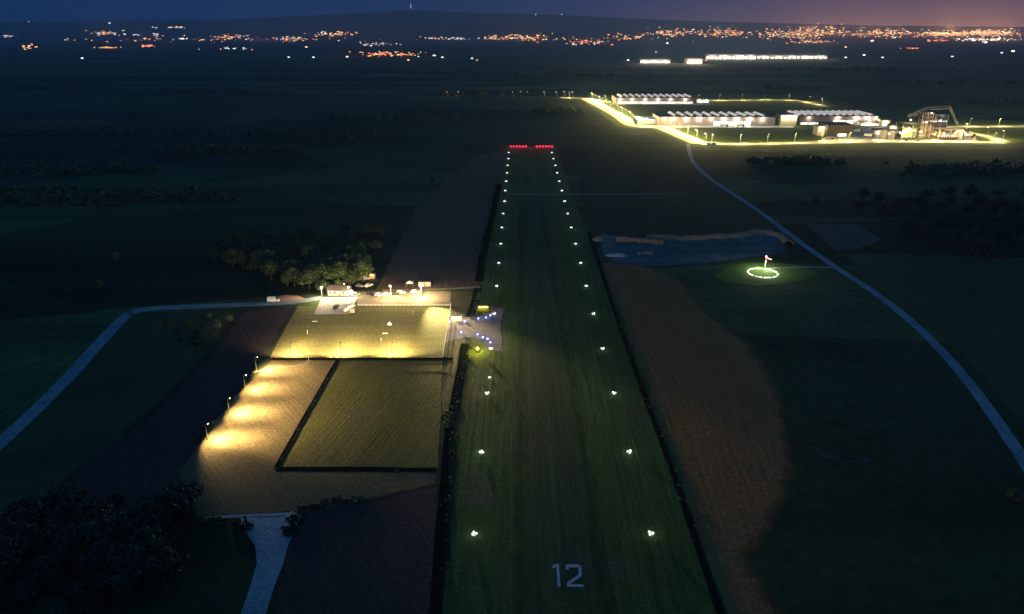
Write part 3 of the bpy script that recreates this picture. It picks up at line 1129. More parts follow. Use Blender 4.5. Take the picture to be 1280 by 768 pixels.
def marker(px, py, kind, lab):
    p = G(px, py)
    o = empty('field_marker', (p.x, p.y, .07), 0, lab, 'marker')
    b = MB()
    if kind == 'tent':
        b.hexa([(-1.0, -.7, 0), (1.0, -.7, 0), (1.0, .7, 0), (-1.0, .7, 0)], [(-.12, -.08, 1.25), (.12, -.08, 1.25), (.12, .08, 1.25), (-.12, .08, 1.25)])
        b.build('cover', M['white_paint'], o)
        b = MB()
        b.box(-1.15, 1.15, -.85, .85, -.02, .05)
        b.build('base', M['grey_paint'], o)
    elif kind == 'board':
        b.box(-1.1, 1.1, -.35, .35, .3, .42, ins=.03)
        b.build('board', M['white_paint'], o)
        for s in (-.8, .8):
            b = MB()
            b.tube((s, 0, 0), (s, 0, .3), .05)
            b.build('leg', M['metal'], o)
    else:
        b.tube((0, 0, 0), (0, 0, 1.5), .06, .05)
        b.build('post', M['white_paint'], o)
        b = MB()
        b.lathe([(.1, 0), (.16, .05), (.16, .2), (.06, .3)], 8, c=(0, 0, 1.5))
        b.build('cap', M['white_paint'], o)


marker(487, 406, 'tent', 'small white peaked cover on the mown square, centre right')
marker(481.5, 418, 'board', 'low white marker board on the mown square below the peaked cover')
marker(393.5, 403, 'board', 'low white marker board on the left of the mown square')
marker(384.5, 418, 'post', 'thin white post on the left of the mown square')
marker(516.5, 394, 'post', 'thin white post on the mown square near the bright yard')
marker(476.5, 428, 'post', 'thin post on the mown square towards the near floodlights')
marker(948, 337.5, 'post', 'pale post beside the left edge of the windsock circle')
marker(386, 451, 'post', 'white post where the curved track meets the near fence')
for i, (x, y) in enumerate(((303, 656), (307, 662), (374, 652), (371, 660))):
    marker(x, y, 'post', 'white roadside post at the %s corner of the bottom road, %s one' % (('left', 'left', 'right', 'right')[i], ('far', 'near', 'far', 'near')[i]))


def fence(A, B_, n, lab, h=1.6, m='white_paint', rail=True):
    P, Q = G(*A), G(*B_)
    d = Q - P
    L = d.length
    o = empty('fence', (P.x, P.y, .07), math.atan2(d.y, d.x), lab, 'fence')
    pb = MB()
    pb.box(-.07, .07, -.07, .07, 0, h)
    post = pb.build('post', M[m], o)
    for i in range(1, n + 1):
        c = post.copy()
        C.objects.link(c)
        c.parent = o
        c.location = (L * i / n, 0, 0)
    for z in (h * .4, h * .85):
        b = MB()
        b.box(0, L, .075, .13, z - .07, z + .07)
        b.build('rail', M[m], o)


fence((563.5, 382.8), (553.5, 446), 14, 'white post and rail fence down the right side of the mown square', 1.5)
fence((448, 383), (563, 383), 22, 'low white fence between the gravel yard and the mown square', 1.0)
fence((339, 448), (553, 448), 34, 'dark fence along the near side of the mown square', 1.2, 'timber')


def windsock():
    c = G(953.5, 341.5)
    o = empty('windsock_circle', (c.x, c.y, .03), 0, 'ring of white ground slabs on lit green grass', 'marker circle')
    for k in range(10):
        a0, a1 = 2 * math.pi * (k + .1) / 10, 2 * math.pi * (k + .9) / 10
        q = []
        b = MB()
        for r0, r1 in ((7.0, 8.1),):
            pts = [(r1 * math.cos(a0 + (a1 - a0) * t / 4), r1 * math.sin(a0 + (a1 - a0) * t / 4)) for t in range(5)]
            pts2 = [(r0 * math.cos(a1 - (a1 - a0) * t / 4), r0 * math.sin(a1 - (a1 - a0) * t / 4)) for t in range(5)]
            al = pts + pts2
            b.poly([(x, y, .12) for x, y in al])
            n = len(al)
            for i in range(n):
                x, y = al[i]
                x2, y2 = al[(i + 1) % n]
                b.poly([(x, y, 0), (x2, y2, 0), (x2, y2, .12), (x, y, .12)])
        b.build('slab', M['white_paint'], o)
    m = G(955.5, 338)
    o = empty('windsock', (m.x, m.y, .03), 0, 'windsock mast with a red and white sleeve and lamp over the green circle', 'windsock')
    b = MB()
    b.tube((0, 0, 0), (0, 0, 7.2), .16, .08, 8)
    b.build('mast', M['white_paint'], o)
    for k in range(4):
        b = MB()
        b.tube((.25 + k * .7, 0, 7.0 - k * .22), (.25 + (k + 1) * .7, 0, 6.78 - k * .22), .55 - k * .08, .47 - k * .08, 10, cap=False)
        b.build('sleeve_band', M['white_paint'] if k % 2 else M['sock_red'], o)
    b = MB()
    b.lathe([(.25, 7.3), (.5, 7.45), (.5, 7.9), (.2, 8.1)], 10)
    b.build('lamp', M['glow_pink'], o, smooth=True)
    lamp(o, (0, -.6, 9.0), 260, (1, .55, .45), size=.4)
    lamp(o, (0, 0, 4.5), 11000, (.95, 1.0, .62), size=.5)
    for a in (0.3, 2.0, 3.4, 4.9):
        lamp(o, (c.x - m.x + 7.4 * math.cos(a), c.y - m.y + 7.4 * math.sin(a), 1.6), 450, (1, 1, .8), size=.3)


M['sock_red'] = mat('red_cloth', (0.55, 0.05, 0.03), 0.8)
M['glow_pink'] = mat('lit_pink_lens', (.8, .6, .6), emit=(1.0, .62, .55), strength=3.0, sample=False)
windsock()

# ------------------------------------------------------------------ trees
def tree_mesh(h, spread, n, leafm, seed, leaf):
    global rnd
    keep, rnd = rnd, random.Random(seed)
    t = MB()
    th = h * .35
    t.tube((0, 0, 0), (0, 0, th), h * .035, h * .024, 7)
    clumps = []
    for k in range(15):
        a = 2 * math.pi * k / 15 * 2.7 + rnd.uniform(-.4, .4)
        rr = spread * rnd.uniform(.2, .78)
        z = h * rnd.uniform(.36, .92 - .25 * rr / spread)
        clumps.append(((rr * math.cos(a), rr * math.sin(a), z), spread * rnd.uniform(.16, .38)))
        t.tube((0, 0, th * rnd.uniform(.7, 1)), (rr * math.cos(a) * .8, rr * math.sin(a) * .8, z), h * .013, h * .004, 5)
    clumps.append(((spread * .1, 0, h * .84), spread * .3))
    c = MB()
    leaf_cloud(c, (0, 0, h * .58), spread * .72, int(n * .9), leaf, .85)
    for cc, r in clumps:
        leaf_cloud(c, cc, r, int(n * (r / spread) ** 2 * 2.2), leaf, .8)
    rnd = keep
    a = bpy.data.meshes.new('trunk')
    a.from_pydata(t.v, [], t.f)
    a.materials.append(M['bark'])
    b = bpy.data.meshes.new('crown')
    b.from_pydata(c.v, [], c.f)
    b.materials.append(M[leafm])
    return a, b


TREES = [tree_mesh(8.0, 3.6, 520, lm, 40 + i, .30) for i, lm in enumerate(('leaf', 'leaf_pale', 'leaf_dark', 'leaf', 'leaf_pale', 'leaf_dark'))]


def tree(name, p, s, kind, rz, lab, group, cat='tree'):
    o = empty(name, (p.x, p.y, 0), rz, lab, cat, group)
    o.scale = (s * rnd.uniform(.9, 1.15), s * rnd.uniform(.9, 1.15), s * rnd.uniform(.75, 1.15))
    a, b = TREES[kind]
    for nm, me in (('trunk' if name != 'shrub' else 'stem', a), ('crown' if name != 'shrub' else 'foliage', b)):
        q = bpy.data.objects.new(nm, me)
        C.objects.link(q)
        q.parent = o


def grove(rows, group, where, s0, kinds, name='tree', cat='tree', near='nearest'):
    """rows = [(y, x0, x1, count)], listed near to far"""
    for ri, (y, x0, x1, n) in enumerate(rows):
        for k in range(n):
            x = x0 + (x1 - x0) * (k + rnd.uniform(.15, .85)) / n
            gap = abs(rows[0][0] - rows[-1][0]) / (len(rows) - 1)
            yy = y + rnd.uniform(-.75, .75) * gap
            x += rnd.uniform(-.5, .5) * (x1 - x0) / n * .8
            if k == 0 and n == 1:
                nm = 'only %s' % cat
            else:
                nm = '%s %s from the left' % (NTH[k], cat)
            size = rnd.uniform(.55, 1.4)
            row = ('nearest', 'second', 'third', 'fourth', 'fifth', 'sixth', 'seventh')[ri]
            tree(name, G(x, yy), s0 * size, rnd.choice(kinds), rnd.uniform(0, 6.28), '%s in the %s row %s' % (nm, row, where), group, cat)


grove([(361, 384, 440, 8), (354, 360, 450, 11), (346, 320, 455, 14), (336, 285, 460, 17), (325, 270, 466, 18), (313, 280, 472, 17), (302, 315, 480, 14)],
      'trees of the copse behind the clubhouse', 'of the clubhouse copse', 1.2, (0, 1, 3, 0, 3))
grove([(438, 232, 262, 3), (424, 222, 272, 4), (411, 205, 280, 6), (400, 198, 288, 7)], 'bushes left of the lit fields', 'of the bushes below the left road', .48, (0, 3, 1), 'shrub', 'bush')
grove([(312, 1190, 1330, 12), (298, 1130, 1320, 16), (284, 1110, 1310, 18), (270, 1090, 1300, 18), (257, 1060, 1290, 18)],
      'trees of the dark wood on the right', 'of the right-hand wood', 1.25, (2, 5, 2))
grove([(800, -40, 200, 7), (755, -40, 215, 8), (715, -30, 225, 9), (680, -30, 235, 10), (652, 0, 245, 9)],
      'trees of the dark wood at bottom left', 'of the bottom left wood', 1.25, (2, 5, 2))
for x, y, k, lab in ((145, 327, 1, 'lone small pale tree in the dark left fields'), (125, 362, 3, 'lone tree left of the copse in dark meadow'),
                     (541, 230, 2, 'lone tree on the far left field edge near the runway'), (480, 245, 4, 'small lone tree beyond the copse, left of the dark soil'),
                     (1268, 628, 0, 'small bush at the right border of the picture'), (1020, 256, 2, 'lone dark tree right of the long road')):
    tree('tree', G(x, y), .7, k, 1.0, lab, None)


def far_woods():
    b = MB()
    patches = [(20, 250, 120, 10, 30), (150, 250, 110, 8, 26), (60, 215, 140, 7, 28), (260, 190, 120, 5, 22), (90, 168, 160, 4, 22), (360, 170, 100, 4, 16), (250, 116, 60, 2, 12),
               (470, 150, 70, 3, 12), (575, 120, 50, 1.5, 10), (60, 110, 80, 2, 14), (990, 112, 60, 2, 10), (1180, 105, 120, 2, 16), (1200, 215, 90, 8, 24), (1000, 205, 60, 3, 10),
               (690, 140, 30, 2, 6), (1240, 130, 50, 2, 10), (700, 95, 120, 1.5, 14), (350, 90, 160, 1.5, 20), (1100, 88, 120, 1.2, 14)]
    for x, y, sx, sy, n in patches:
        for _ in range(n * 4):
            px, py = x + rnd.gauss(0, sx * .5), y + rnd.gauss(0, sy * .45)
            p = G(px, max(py, 70))
            k = (p.y / 500) ** .35
            r = rnd.uniform(2.2, 5) * k
            leaf_cloud(b, (p.x, p.y, r * .5), r, 34, r * .32, .65)
    tag(b.build('distant_woodland', M['leaf']), kind='stuff')


far_woods()

# ------------------------------------------------------------------ industrial estate
SODIUM = (1.0, 0.83, 0.32)


def street_lamp_proto():
    o = empty('street_lamp', (0, 0, 0))
    b = MB()
    b.tube((0, 0, 0), (0, 0, 9.6), .16, .09, 6)
    b.build('pole', M['metal'], o)
    b = MB()
    b.tube((0, 0, 9.5), (1.6, 0, 10), .07)
    b.build('arm', M['metal'], o)
    b = MB()
    b.box(1.2, 2.6, -.35, .35, 9.9, 10.25, ins=.15)
    h = b.build('lamp_head', M['metal'], o)
    b = MB()
    b.box(1.3, 2.5, -.3, .3, 9.72, 9.897)
    b.build('lens', M['glow_sodium'], h)
    lamp(o, (1.9, 0, 9.4), 7500, SODIUM, size=.5)
    return o


M['glow_sodium'] = mat('lit_sodium_lens', (.8, .7, .4), emit=(1.0, .82, .40), strength=9.0, sample=False)
sl = street_lamp_proto()
first = True


def along(L, spacing, off):
    P = smooth_line([G(*p) for p in L], 10)
    N = offsets(P)
    acc, out, nxt = 0.0, [], spacing * .4
    for i in range(len(P) - 1):
        d = (P[i + 1] - P[i]).length
        while acc + d >= nxt:
            t = (nxt - acc) / d
            out.append((P[i].lerp(P[i + 1], t) + N[i] * off, N[i]))
            nxt += spacing
        acc += d
    return out


for L, sp, off, where, pw in ((ROAD_A, 30, 10, 'slanting estate road, counted from its far end', 26000), (ROAD_B, 33, 8.0, 'near estate road, counted from its left end', 17000),
                              (ROAD_C, 42, 8, 'far estate road, counted from its left end', 15000), (ROAD_D, 40, 8.5, 'right-hand side road, counted from the plant', 12000),
                              (ROAD_E, 33, 8, 'curved link road, counted from the plant', 16000)):
    for i, (p, nn) in enumerate(along(L, sp, off)):
        o = sl if first else copy_tree(sl)
        first = False
        o.location = (p.x, p.y, .05)
        o.rotation_euler = (0, 0, math.atan2(-nn.y, -nn.x))
        for ch in o.children:
            if ch.type == 'LIGHT':
                ch.data = ch.data.copy()
                ch.data.energy = pw * 2.2 * rnd.uniform(.7, 1.3)
        tag(o, '%s lamp post of the %s' % (NTH[i], where), 'street lamp', 'street lamps of the industrial estate')

M['ind_wall'] = mat('factory_cladding', (0.20, 0.16, 0.15), 0.7, noise=(.3, .2))
M['ind_roof'] = mat('factory_roof', (0.10, 0.085, 0.095), 0.8, noise=(.2, .1))
M['lit_pane'] = mat('lit_rooflight', (.7, .7, .7), emit=(1.0, .88, .70), strength=0.5, sample=False)
M['lit_wall'] = mat('lit_bay', (.7, .7, .7), emit=(1.0, .93, .80), strength=1.3, sample=False)
M['sky_tinted_roof'] = mat('sky_tinted_roof', (0.20, 0.36, 0.62), 0.5)  # the sky's reflection on dark metal, put into the roof colour
M['cream'] = mat('cream_cladding', (0.40, 0.36, 0.22), 0.6, noise=(.1, .2))


def factory(x0, x1, y, depth, h, nt_, tx0, tx1, bays, lamps, lab, strips=True, power=5000, wm='ind_wall', rm='ind_roof'):
    a, b_ = G(x0, y), G(x1, y)
    cx, cy = (a.x + b_.x) / 2, (a.y + b_.y) / 2
    w = b_.x - a.x
    o = empty('factory', (cx, cy, .3), 0, lab, 'factory')
    b = MB()
    b.box(-w / 2, w / 2, 0, depth, 0, h)
    b.build('wall', M[wm], o)
    b = MB()
    b.box(-w / 2 - .3, w / 2 + .3, -.3, depth + .3, h, h + .5)
    b.build('roof', M[rm], o)
    px2m = w / (x1 - x0)
    if strips:
        rb = MB()
        rb.hexa([(-2.2, 2, h + .5), (2.2, 2, h + .5), (2.2, depth - 2, h + .5), (-2.2, depth - 2, h + .5)],
                [(1.5, 2, h + 3.1), (2.2, 2, h + 3.1), (2.2, depth - 2, h + 3.1), (1.5, depth - 2, h + 3.1)])
        gb = MB()
        gb.poly([(-1.85, 2.3, h + .95), (-1.85, depth - 2.3, h + .95), (1.2, depth - 2.3, h + 3.05), (1.2, 2.3, h + 3.05)][::-1])
        for k in range(nt_):
            X = (tx0 + (tx1 - tx0) * k / (nt_ - 1) - (x0 + x1) / 2) * px2m
            if k == 0:
                r = rb.build('roof_monitor', M[rm], o)
                g = gb.build('glazing', M['lit_pane'], r)
                r0, g0 = r, g
            else:
                r = r0.copy()
                C.objects.link(r)
                g = g0.copy()
                C.objects.link(g)
                g.parent = r
            r.location = (X, 0, 0)
    for k, (bx0, bx1, z0, z1) in enumerate(bays):
        X0, X1 = (bx0 - (x0 + x1) / 2) * px2m, (bx1 - (x0 + x1) / 2) * px2m
        n = max(1, int((X1 - X0) / 9))
        for j in range(n):
            q = MB()
            q.box(X0 + (X1 - X0) * (j + .06) / n, X0 + (X1 - X0) * (j + .94) / n, -.25, .1, z0, z1)
            q.build('loading_door', M['lit_wall'], o)
    for lx, pw in lamps:
        X = (lx - (x0 + x1) / 2) * px2m
        q = MB()
        q.box(X - .7, X + .7, -1.3, -.3, h - 1.6, h - .9, ins=.1)
        q.build('wall_lamp', M['glow_cool'], o)
        lamp(o, (X, -3.2, h - 2.0), pw * .8, (1, .90, .72), size=.6)
    return o


factory(823, 968, 157.5, 46, 11, 11, 843, 953, [(891, 938, .2, 5.5)], [(830, 3500), (841, 7000), (857, 9000), (873, 9000), (888, 7000), (904, 11000), (920, 11000), (936, 11000), (952, 8000)],
        'long factory with slanting lit roof ridges and floodlit white front')
factory(770, 868, 129.8, 60, 9, 12, 777, 863, [(772, 866, .2, 2.8)], [(775, 6000), (790, 6000), (806, 6000), (822, 7000), (838, 6000), (856, 6000)],
        'farthest factory with a row of bright saw-tooth roof ridges', power=5000)
factory(998, 1096, 156.5, 52, 11, 12, 1000, 1088, [(1000, 1030, .2, 3), (1040, 1066, .2, 6)], [(1010, 3000), (1046, 6000), (1069, 12000), (1083, 12000), (1093, 5000)],
        'right-hand grey factory with lit roof ridges behind the dark hall')
factory(796, 822, 156, 34, 6, 0, 0, 0, [], [(800, 1500), (815, 1500)], 'low hall with a sky-tinted blue roof left of the long factory', False, rm='sky_tinted_roof')
factory(975, 995, 158, 22, 14, 0, 0, 0, [], [(978, 6000), (985, 6500), (992, 6000)], 'tall cream cube building between the two large factories', False, wm='cream')
factory(1033, 1066, 171, 30, 13, 0, 0, 0, [(1046, 1058, .1, 3.2)], [], 'dark windowless hall with one bright doorway', False, wm='roof_dark', rm='roof_dark')
factory(1021, 1032, 170, 14, 11, 0, 0, 0, [], [(1026, 4500)], 'narrow pale block left of the dark hall', False, wm='cream')
factory(870, 887, 128.5, 16, 5, 0, 0, 0, [(872, 886, .2, 3)], [(874, 6000), (883, 6000)], 'small lit shed right of the farthest factory', False)
factory(1074, 1100, 157.5, 14, 5, 0, 0, 0, [(1075, 1099, .1, 2.4)], [(1085, 5000)], 'low lit annex at the right end of the grey factory', False, wm='cream')


def plant():
    base = G(1160, 176)
    px = 1 / (FPX / (G(1160, 176).y * CF + CAMH * SF))
    o = empty('processing_plant', (base.x, base.y, .3), 0, 'steel framed processing plant with a high sloping conveyor and many lamps', 'plant')

    def X(p):
        return (p - 1160) * px

    def tower(name, x0, x1, d0, d1, h, lv, m):
        b = MB()
        for xx in (x0, (x0 + x1) / 2, x1):
            for yy in (d0, d1):
                b.box(X(xx) - .35, X(xx) + .35, yy - .35, yy + .35, 0, h)
        for k in range(1, lv + 1):
            z = h * k / lv
            for yy in (d0, d1):
                b.box(X(x0), X(x1), yy - .25, yy + .25, z - .5, z)
                b.tube((X(x0), yy, z - h / lv), (X((x0 + x1) / 2), yy, z), .2, n=4)
                b.tube((X(x1), yy, z - h / lv), (X((x0 + x1) / 2), yy, z), .2, n=4)
            b.box(X(x0), X(x1), d0 + .3, d1 - .3, z - .35, z - .2)
        return b.build(name, M[m], o)
    tower('steel_frame', 1126, 1150, 0, 16, 19, 4, 'plant_green')
    tower('steel_frame', 1153, 1166, 10, 26, 30, 6, 'plant_rust')
    tower('steel_frame', 1172, 1200, 0, 14, 13, 3, 'plant_rust')
    tower('steel_frame', 1178, 1194, 24, 34, 26, 5, 'plant_steel')
    for k, (x0, x1, d, h, m) in enumerate(((1129, 1147, 4, 13, 'plant_green'), (1155, 1164, 13, 22, 'plant_rust'), (1176, 1197, 4, 7, 'plant_rust'), (1170, 1197, 27, 21, 'roof_dark'))):
        b = MB()
        b.box(X(x0), X(x1), d, d + 9, 0, h, ins=.2)
        b.build('machine_house', M[m], o)
        nb = int((X(x1) - X(x0)) / 3)
        for j in range(nb):
            for z in (3.0, h - 3.5):
                q = MB()
                xx = X(x0) + 1.2 + j * 3
                q.box(xx, xx + 1.5, d - .12, d + .2, z, z + 1.5)
                q.build('lit_window', M['lit_wall'], o)

    def truss(name, p, q, r, n):
        p, q = Vector(p), Vector(q)
        b = MB()
        up = Vector((0, 0, r))
        sd = Vector((0, r, 0))
        cs = [up + sd, up - sd, -up - sd, -up + sd]
        for c in cs:
            b.tube(p + c, q + c, .22, n=4)
        for k in range(n):
            a, e = p.lerp(q, k / n), p.lerp(q, (k + 1) / n)
            for i in range(4):
                b.tube(a + cs[i], e + cs[(i + 1) % 4], .14, n=3)
        b.box(0, 0.01, 0, 0.01, 0, 0.01)
        return b.build(name, M['plant_steel'], o)
    truss('conveyor', (X(1137), 14, 25), (X(1160), 18, 33.5), 1.4, 9)
    truss('conveyor', (X(1160), 18, 34), (X(1191), 20, 35), 1.4, 11)
    truss('conveyor', (X(1191), 20, 34), (X(1205), 20, 15), 1.2, 8)
    for x, d, r, h in ((1169, 18, 3.2, 17), (1202, 8, 2.6, 9), (1118, 8, 4.5, 12), (1109, 10, 4.5, 12)):
        b = MB()
        b.lathe([(r, 0), (r, h * .85), (r * .35, h), (.2, h + .2)], 14, c=(X(x), d, 0))
        b.build('silo', M['ind_wall'], o, smooth=False)
    for x, d, z, pw in ((1122, -3, 9, 9000), (1132, -3, 14, 7000), (1147, -3, 10, 7000), (1156, 5, 20, 8000), (1162, 8, 30, 6000), (1176, -3, 8, 8000), (1190, -3, 9, 7000),
                        (1182, 19, 20, 9000), (1138, 8, 22, 6000), (1203, -4, 7, 5000), (1108, -4, 8, 12000)):
        q = MB()
        q.lathe([(.3, z - .6), (.8, z - .3), (.8, z + .3), (.3, z + .6)], 8, c=(X(x), d, 0))
        q.build('lamp', M['glow_cool'], o, smooth=True)
        lamp(o, (X(x), d - 1.8, z), pw * .4, (1, .82, .5), size=.6)


M['plant_green'] = mat('green_steel', (0.24, 0.24, 0.13), 0.6)
M['plant_rust'] = mat('primer_steel', (0.26, 0.18, 0.14), 0.7)
M['plant_steel'] = mat('pale_steel', (0.26, 0.25, 0.25), 0.5)
plant()


def barn(px, py, w, d, h, lab, lit=True):
    p = G(px, py)
    o = empty('shed', (p.x, p.y, .4), 0, lab, 'shed')
    b = MB()
    b.box(-w / 2, w / 2, 0, d, 0, h)
    b.build('wall', M['cream'], o)
    b = MB()
    b.hexa([(-w / 2 - .4, -.4, h), (w / 2 + .4, -.4, h), (w / 2 + .4, d + .4, h), (-w / 2 - .4, d + .4, h)],
           [(-w / 2 - .4, d / 2 - .1, h + 2.5), (w / 2 + .4, d / 2 - .1, h + 2.5), (w / 2 + .4, d / 2 + .1, h + 2.5), (-w / 2 - .4, d / 2 + .1, h + 2.5)])
    b.build('roof', M['roof_dark'], o)
    b = MB()
    b.box(-w * .3, w * .3, -.15, .1, .1, h * .7)
    b.build('lit_door', M['lit_wall'], o)
    lamp(o, (0, -4, h), 6000, (1, .85, .6), size=.5)


barn(1106, 158, 12, 10, 7, 'small lit shed between the grey factory and the plant')
barn(1116, 164, 10, 8, 6, 'lit pale shed at the left foot of the plant')
barn(1100, 168, 16, 8, 4, 'low lit shed in front of the silos')

# trucks and cars at the estate junction
for i, (x, y, s) in enumerate(((886, 181.5, 'white van at the left bend of the near estate road'), (892, 181.6, 'white van right behind another on the near estate road'))):
    v_ = copy_tree(vn)
    put(v_, x, y, 5, s, 'van', 'vans on the estate road', .3)

def lorry():
    o = empty('lorry', (0, 0, 0))
    b = MB()
    b.box(-5.8, 2.8, -1.25, 1.25, 1.1, 3.9, ins=.04)
    b.build('trailer_box', M['white_paint'], o)
    b = MB()
    b.box(3.1, 5.3, -1.2, 1.2, .6, 3.3, ins=.15)
    b.build('cab', M['dark_paint'], o)
    b = MB()
    b.box(5.2, 5.34, -1.0, 1.0, 1.9, 2.8)
    b.build('windscreen', M['glass'], o)
    for x in (-4.6, -3.3, 3.9):
        for s_ in (-1, 1):
            b = MB()
            b.tube((x, s_ * .85, .5), (x, s_ * 1.2, .5), .5, n=10)
            b.build('wheel', M['rubber'], o)
    return o


lo = lorry()
first = True
for x, y, a, lab in ((1072, 166, 15, 'white lorry left of the low lit shed on the plant yard'), (1086, 172, -8, 'white lorry crossing the front of the plant yard'), (1112, 173, 30, 'white lorry under the plant silos'),
                     (905, 159.3, 0, 'white lorry at a bright bay of the long factory'), (925, 159.3, 0, 'white lorry at the last bright bay of the long factory'), (1212, 171, -20, 'white lorry right of the processing plant')):
    o = lo if first else copy_tree(lo)
    first = False
    put(o, x, y, a, lab, 'lorry', 'lorries on the industrial estate', .4)
M['container_red'] = mat('red_steel', (.28, .07, .05), .6)
M['container_blue'] = mat('blue_steel', (.06, .12, .26), .6)
for i, (x, y, m_, lab) in enumerate(((1080, 169, 'container_red', 'red container left of the low lit shed'), (1093, 165, 'container_blue', 'blue container behind the low lit shed'),
                                     (1120, 170.5, 'container_red', 'red container at the left foot of the plant frame'), (1210, 167, 'container_blue', 'blue container right of the processing plant'),
                                     (1216, 174, 'container_red', 'red container on the link road side of the plant'))):
    o = empty('shipping_container', (0, 0, 0))
    b = MB()
    b.box(-3, 3, -1.2, 1.2, .1, 2.7)
    b.build('body', M[m_], o)
    b = MB()
    b.box(-3.08, -3.003, -1.1, 1.1, .2, 2.6)
    b.build('door', M['grey_paint'], o)
    put(o, x, y, rnd.choice((0, 8, 90)), lab, 'container', None, .4)
for i, (x, y) in enumerate(((1030, 174.5), (1040, 174.8), (1050, 174.3), (1062, 174.9), (1132, 177), (1146, 176.8))):
    o = copy_tree((cw, cd, cg)[i % 3])
    put(o, x, y, rnd.choice((5, 90, 175)), '%s car %s' % (('white', 'dark', 'grey')[i % 3], ('before the dark hall, left end', 'before the dark hall, second from left', 'in front of the bright doorway', 'right of the dark hall',
        'at the left foot of the plant', 'in front of the plant tower')[i]), 'car', 'cars on the industrial estate', .4)

# ------------------------------------------------------------------ distant towns
GLOWS = {}
for k, c, st in (('orange', (1.0, .36, .10), 1.3), ('amber', (1.0, .60, .24), 1.2), ('white', (.80, .92, 1.0), .9), ('warm', (1.0, .80, .52), 1.3), ('red', (1.0, .15, .08), 1.2),
                 ('cyan', (.55, .95, 1.0), .8), ('bright', (1.0, .93, .78), 3.0), ('dim', (.9, .5, .35), .45)):
    GLOWS[k] = mat('lit_front_' + k, (.5, .5, .5), emit=c, strength=st * 2.6, sample=False)
M['far_body'] = mat('far_building', (0.10, 0.09, 0.09), 0.9)
TB = {}


def town_mesh(kind, w, h):
    key = (kind, w, h)
    if key not in TB:
        b = MB()
        b.box(-w / 2, w / 2, 0, w * .7, -3, h * 1.02)
        b.hexa([(-w / 2, 0, h * 1.02), (w / 2, 0, h * 1.02), (w / 2, w * .7, h * 1.02), (-w / 2, w * .7, h * 1.02)],
               [(-w / 2, w * .34, h * 1.25), (w / 2, w * .34, h * 1.25), (w / 2, w * .36, h * 1.25), (-w / 2, w * .36, h * 1.25)])
        n = 2 if w < 22 else 3
        for i in range(n):       # tall lit bays
            b.box(-w / 2 + w * (i + .08) / n, -w / 2 + w * (i + .92) / n, -.6, -.02, h * .1, h * .92, 1)
        me = bpy.data.meshes.new('distant_building')
        me.from_pydata(b.v, [], b.f)
        me.materials.append(M['far_body'])
        me.materials.append(GLOWS[kind])
        for p, i in zip(me.polygons, b.m):
            p.material_index = i
        TB[key] = me
    return TB[key]


COLW = {'white': 'white', 'cyan': 'pale green', 'amber': 'amber', 'warm': 'cream', 'red': 'red', 'dim': 'dim', 'bright': 'bright white', 'orange': 'orange'}
CL = [  # x, y, spread x, spread y, count, palette, where
    (8, 46, 10, 1.5, 4, 'white white amber', 'at the far left border'), (36, 60, 12, 3, 8, 'orange amber warm', 'in the hamlet near the left border'),
    (130, 42, 18, 3.5, 15, 'orange amber amber white', 'on the far left hillside'), (133, 60, 17, .8, 11, 'orange orange amber', 'in the orange line below the left hillside'),
    (187, 58, 11, 1.5, 9, 'orange amber red', 'in the small orange arc left of centre'), (214, 35, 22, 1.0, 8, 'warm amber white', 'high on the left hillside'),
    (172, 44, 5, 1, 3, 'white', 'just left of the hill village lights'), (196, 45, 5, 2, 5, 'orange white', 'mid way up the left hillside'), (230, 49, 7, .5, 4, 'warm bright', 'in the bright dash on the left plain'),
    (288, 46, 32, 3, 16, 'orange amber white dim', 'along the left foot of the hills'), (285, 61, 24, 1.5, 7, 'white orange cyan', 'in the scattered plain houses left of centre'),
    (362, 49, 26, 3, 18, 'orange amber warm dim', 'in the long village left of the mast'), (418, 43, 30, 3.2, 24, 'amber orange orange warm', 'in the hill village below the mast'),
    (470, 56, 28, 2.5, 9, 'white dim warm', 'scattered below the mast'), (486, 68.5, 46, 3.2, 34, 'orange orange amber red warm', 'in the bright orange village on the plain'),
    (560, 49, 34, 1.5, 14, 'dim amber white', 'in the faint lights right of the mast'), (622, 48, 22, 2.5, 18, 'amber orange warm', 'in the village behind the runway axis'),
    (662, 47, 26, 4.5, 26, 'orange amber red warm', 'in the village straight beyond the runway'), (735, 54, 30, 3, 16, 'orange amber warm red', 'right of the runway axis'),
    (790, 47, 26, 3, 14, 'orange amber', 'on the plain before the dark wood'), (835, 42, 30, 4.5, 34, 'amber orange warm orange', 'in the town left of the lit works'),
    (905, 42, 36, 5.5, 46, 'orange amber orange dim', 'in the hill town above the lit works'), (985, 44, 40, 6.5, 60, 'amber orange orange warm dim', 'in the hill town right of centre'),
    (1025, 40, 34, 7, 34, 'orange amber amber', 'in the dense hill town'), (1110, 42, 30, 5, 30, 'warm amber orange', 'in the gap between the two right towns'),
    (1180, 43, 34, 3.5, 46, 'amber orange amber warm', 'in the bright town on the right'), (1240, 42, 40, 4.5, 70, 'orange amber amber warm', 'in the bright town at the right border'),
    (1235, 50, 44, 2, 30, 'bright warm white amber', 'in the white lights below the right town'), (1140, 61, 9, .8, 6, 'orange red', 'in the red hamlet on the right plain'),
    (1175, 51, 14, 1, 8, 'red orange', 'in the red line under the right town'),
    (250, 50, 230, 3, 30, 'dim orange amber dim', 'strung thinly along the left plain'), (700, 50, 150, 2.5, 22, 'dim orange amber', 'strung thinly beyond the runway axis'),
    (1130, 43, 170, 6, 60, 'dim orange amber orange', 'scattered thinly along the right horizon'),
    (1020, 53, 30, 2, 12, 'orange dim amber', 'on the plain under the hill town')]
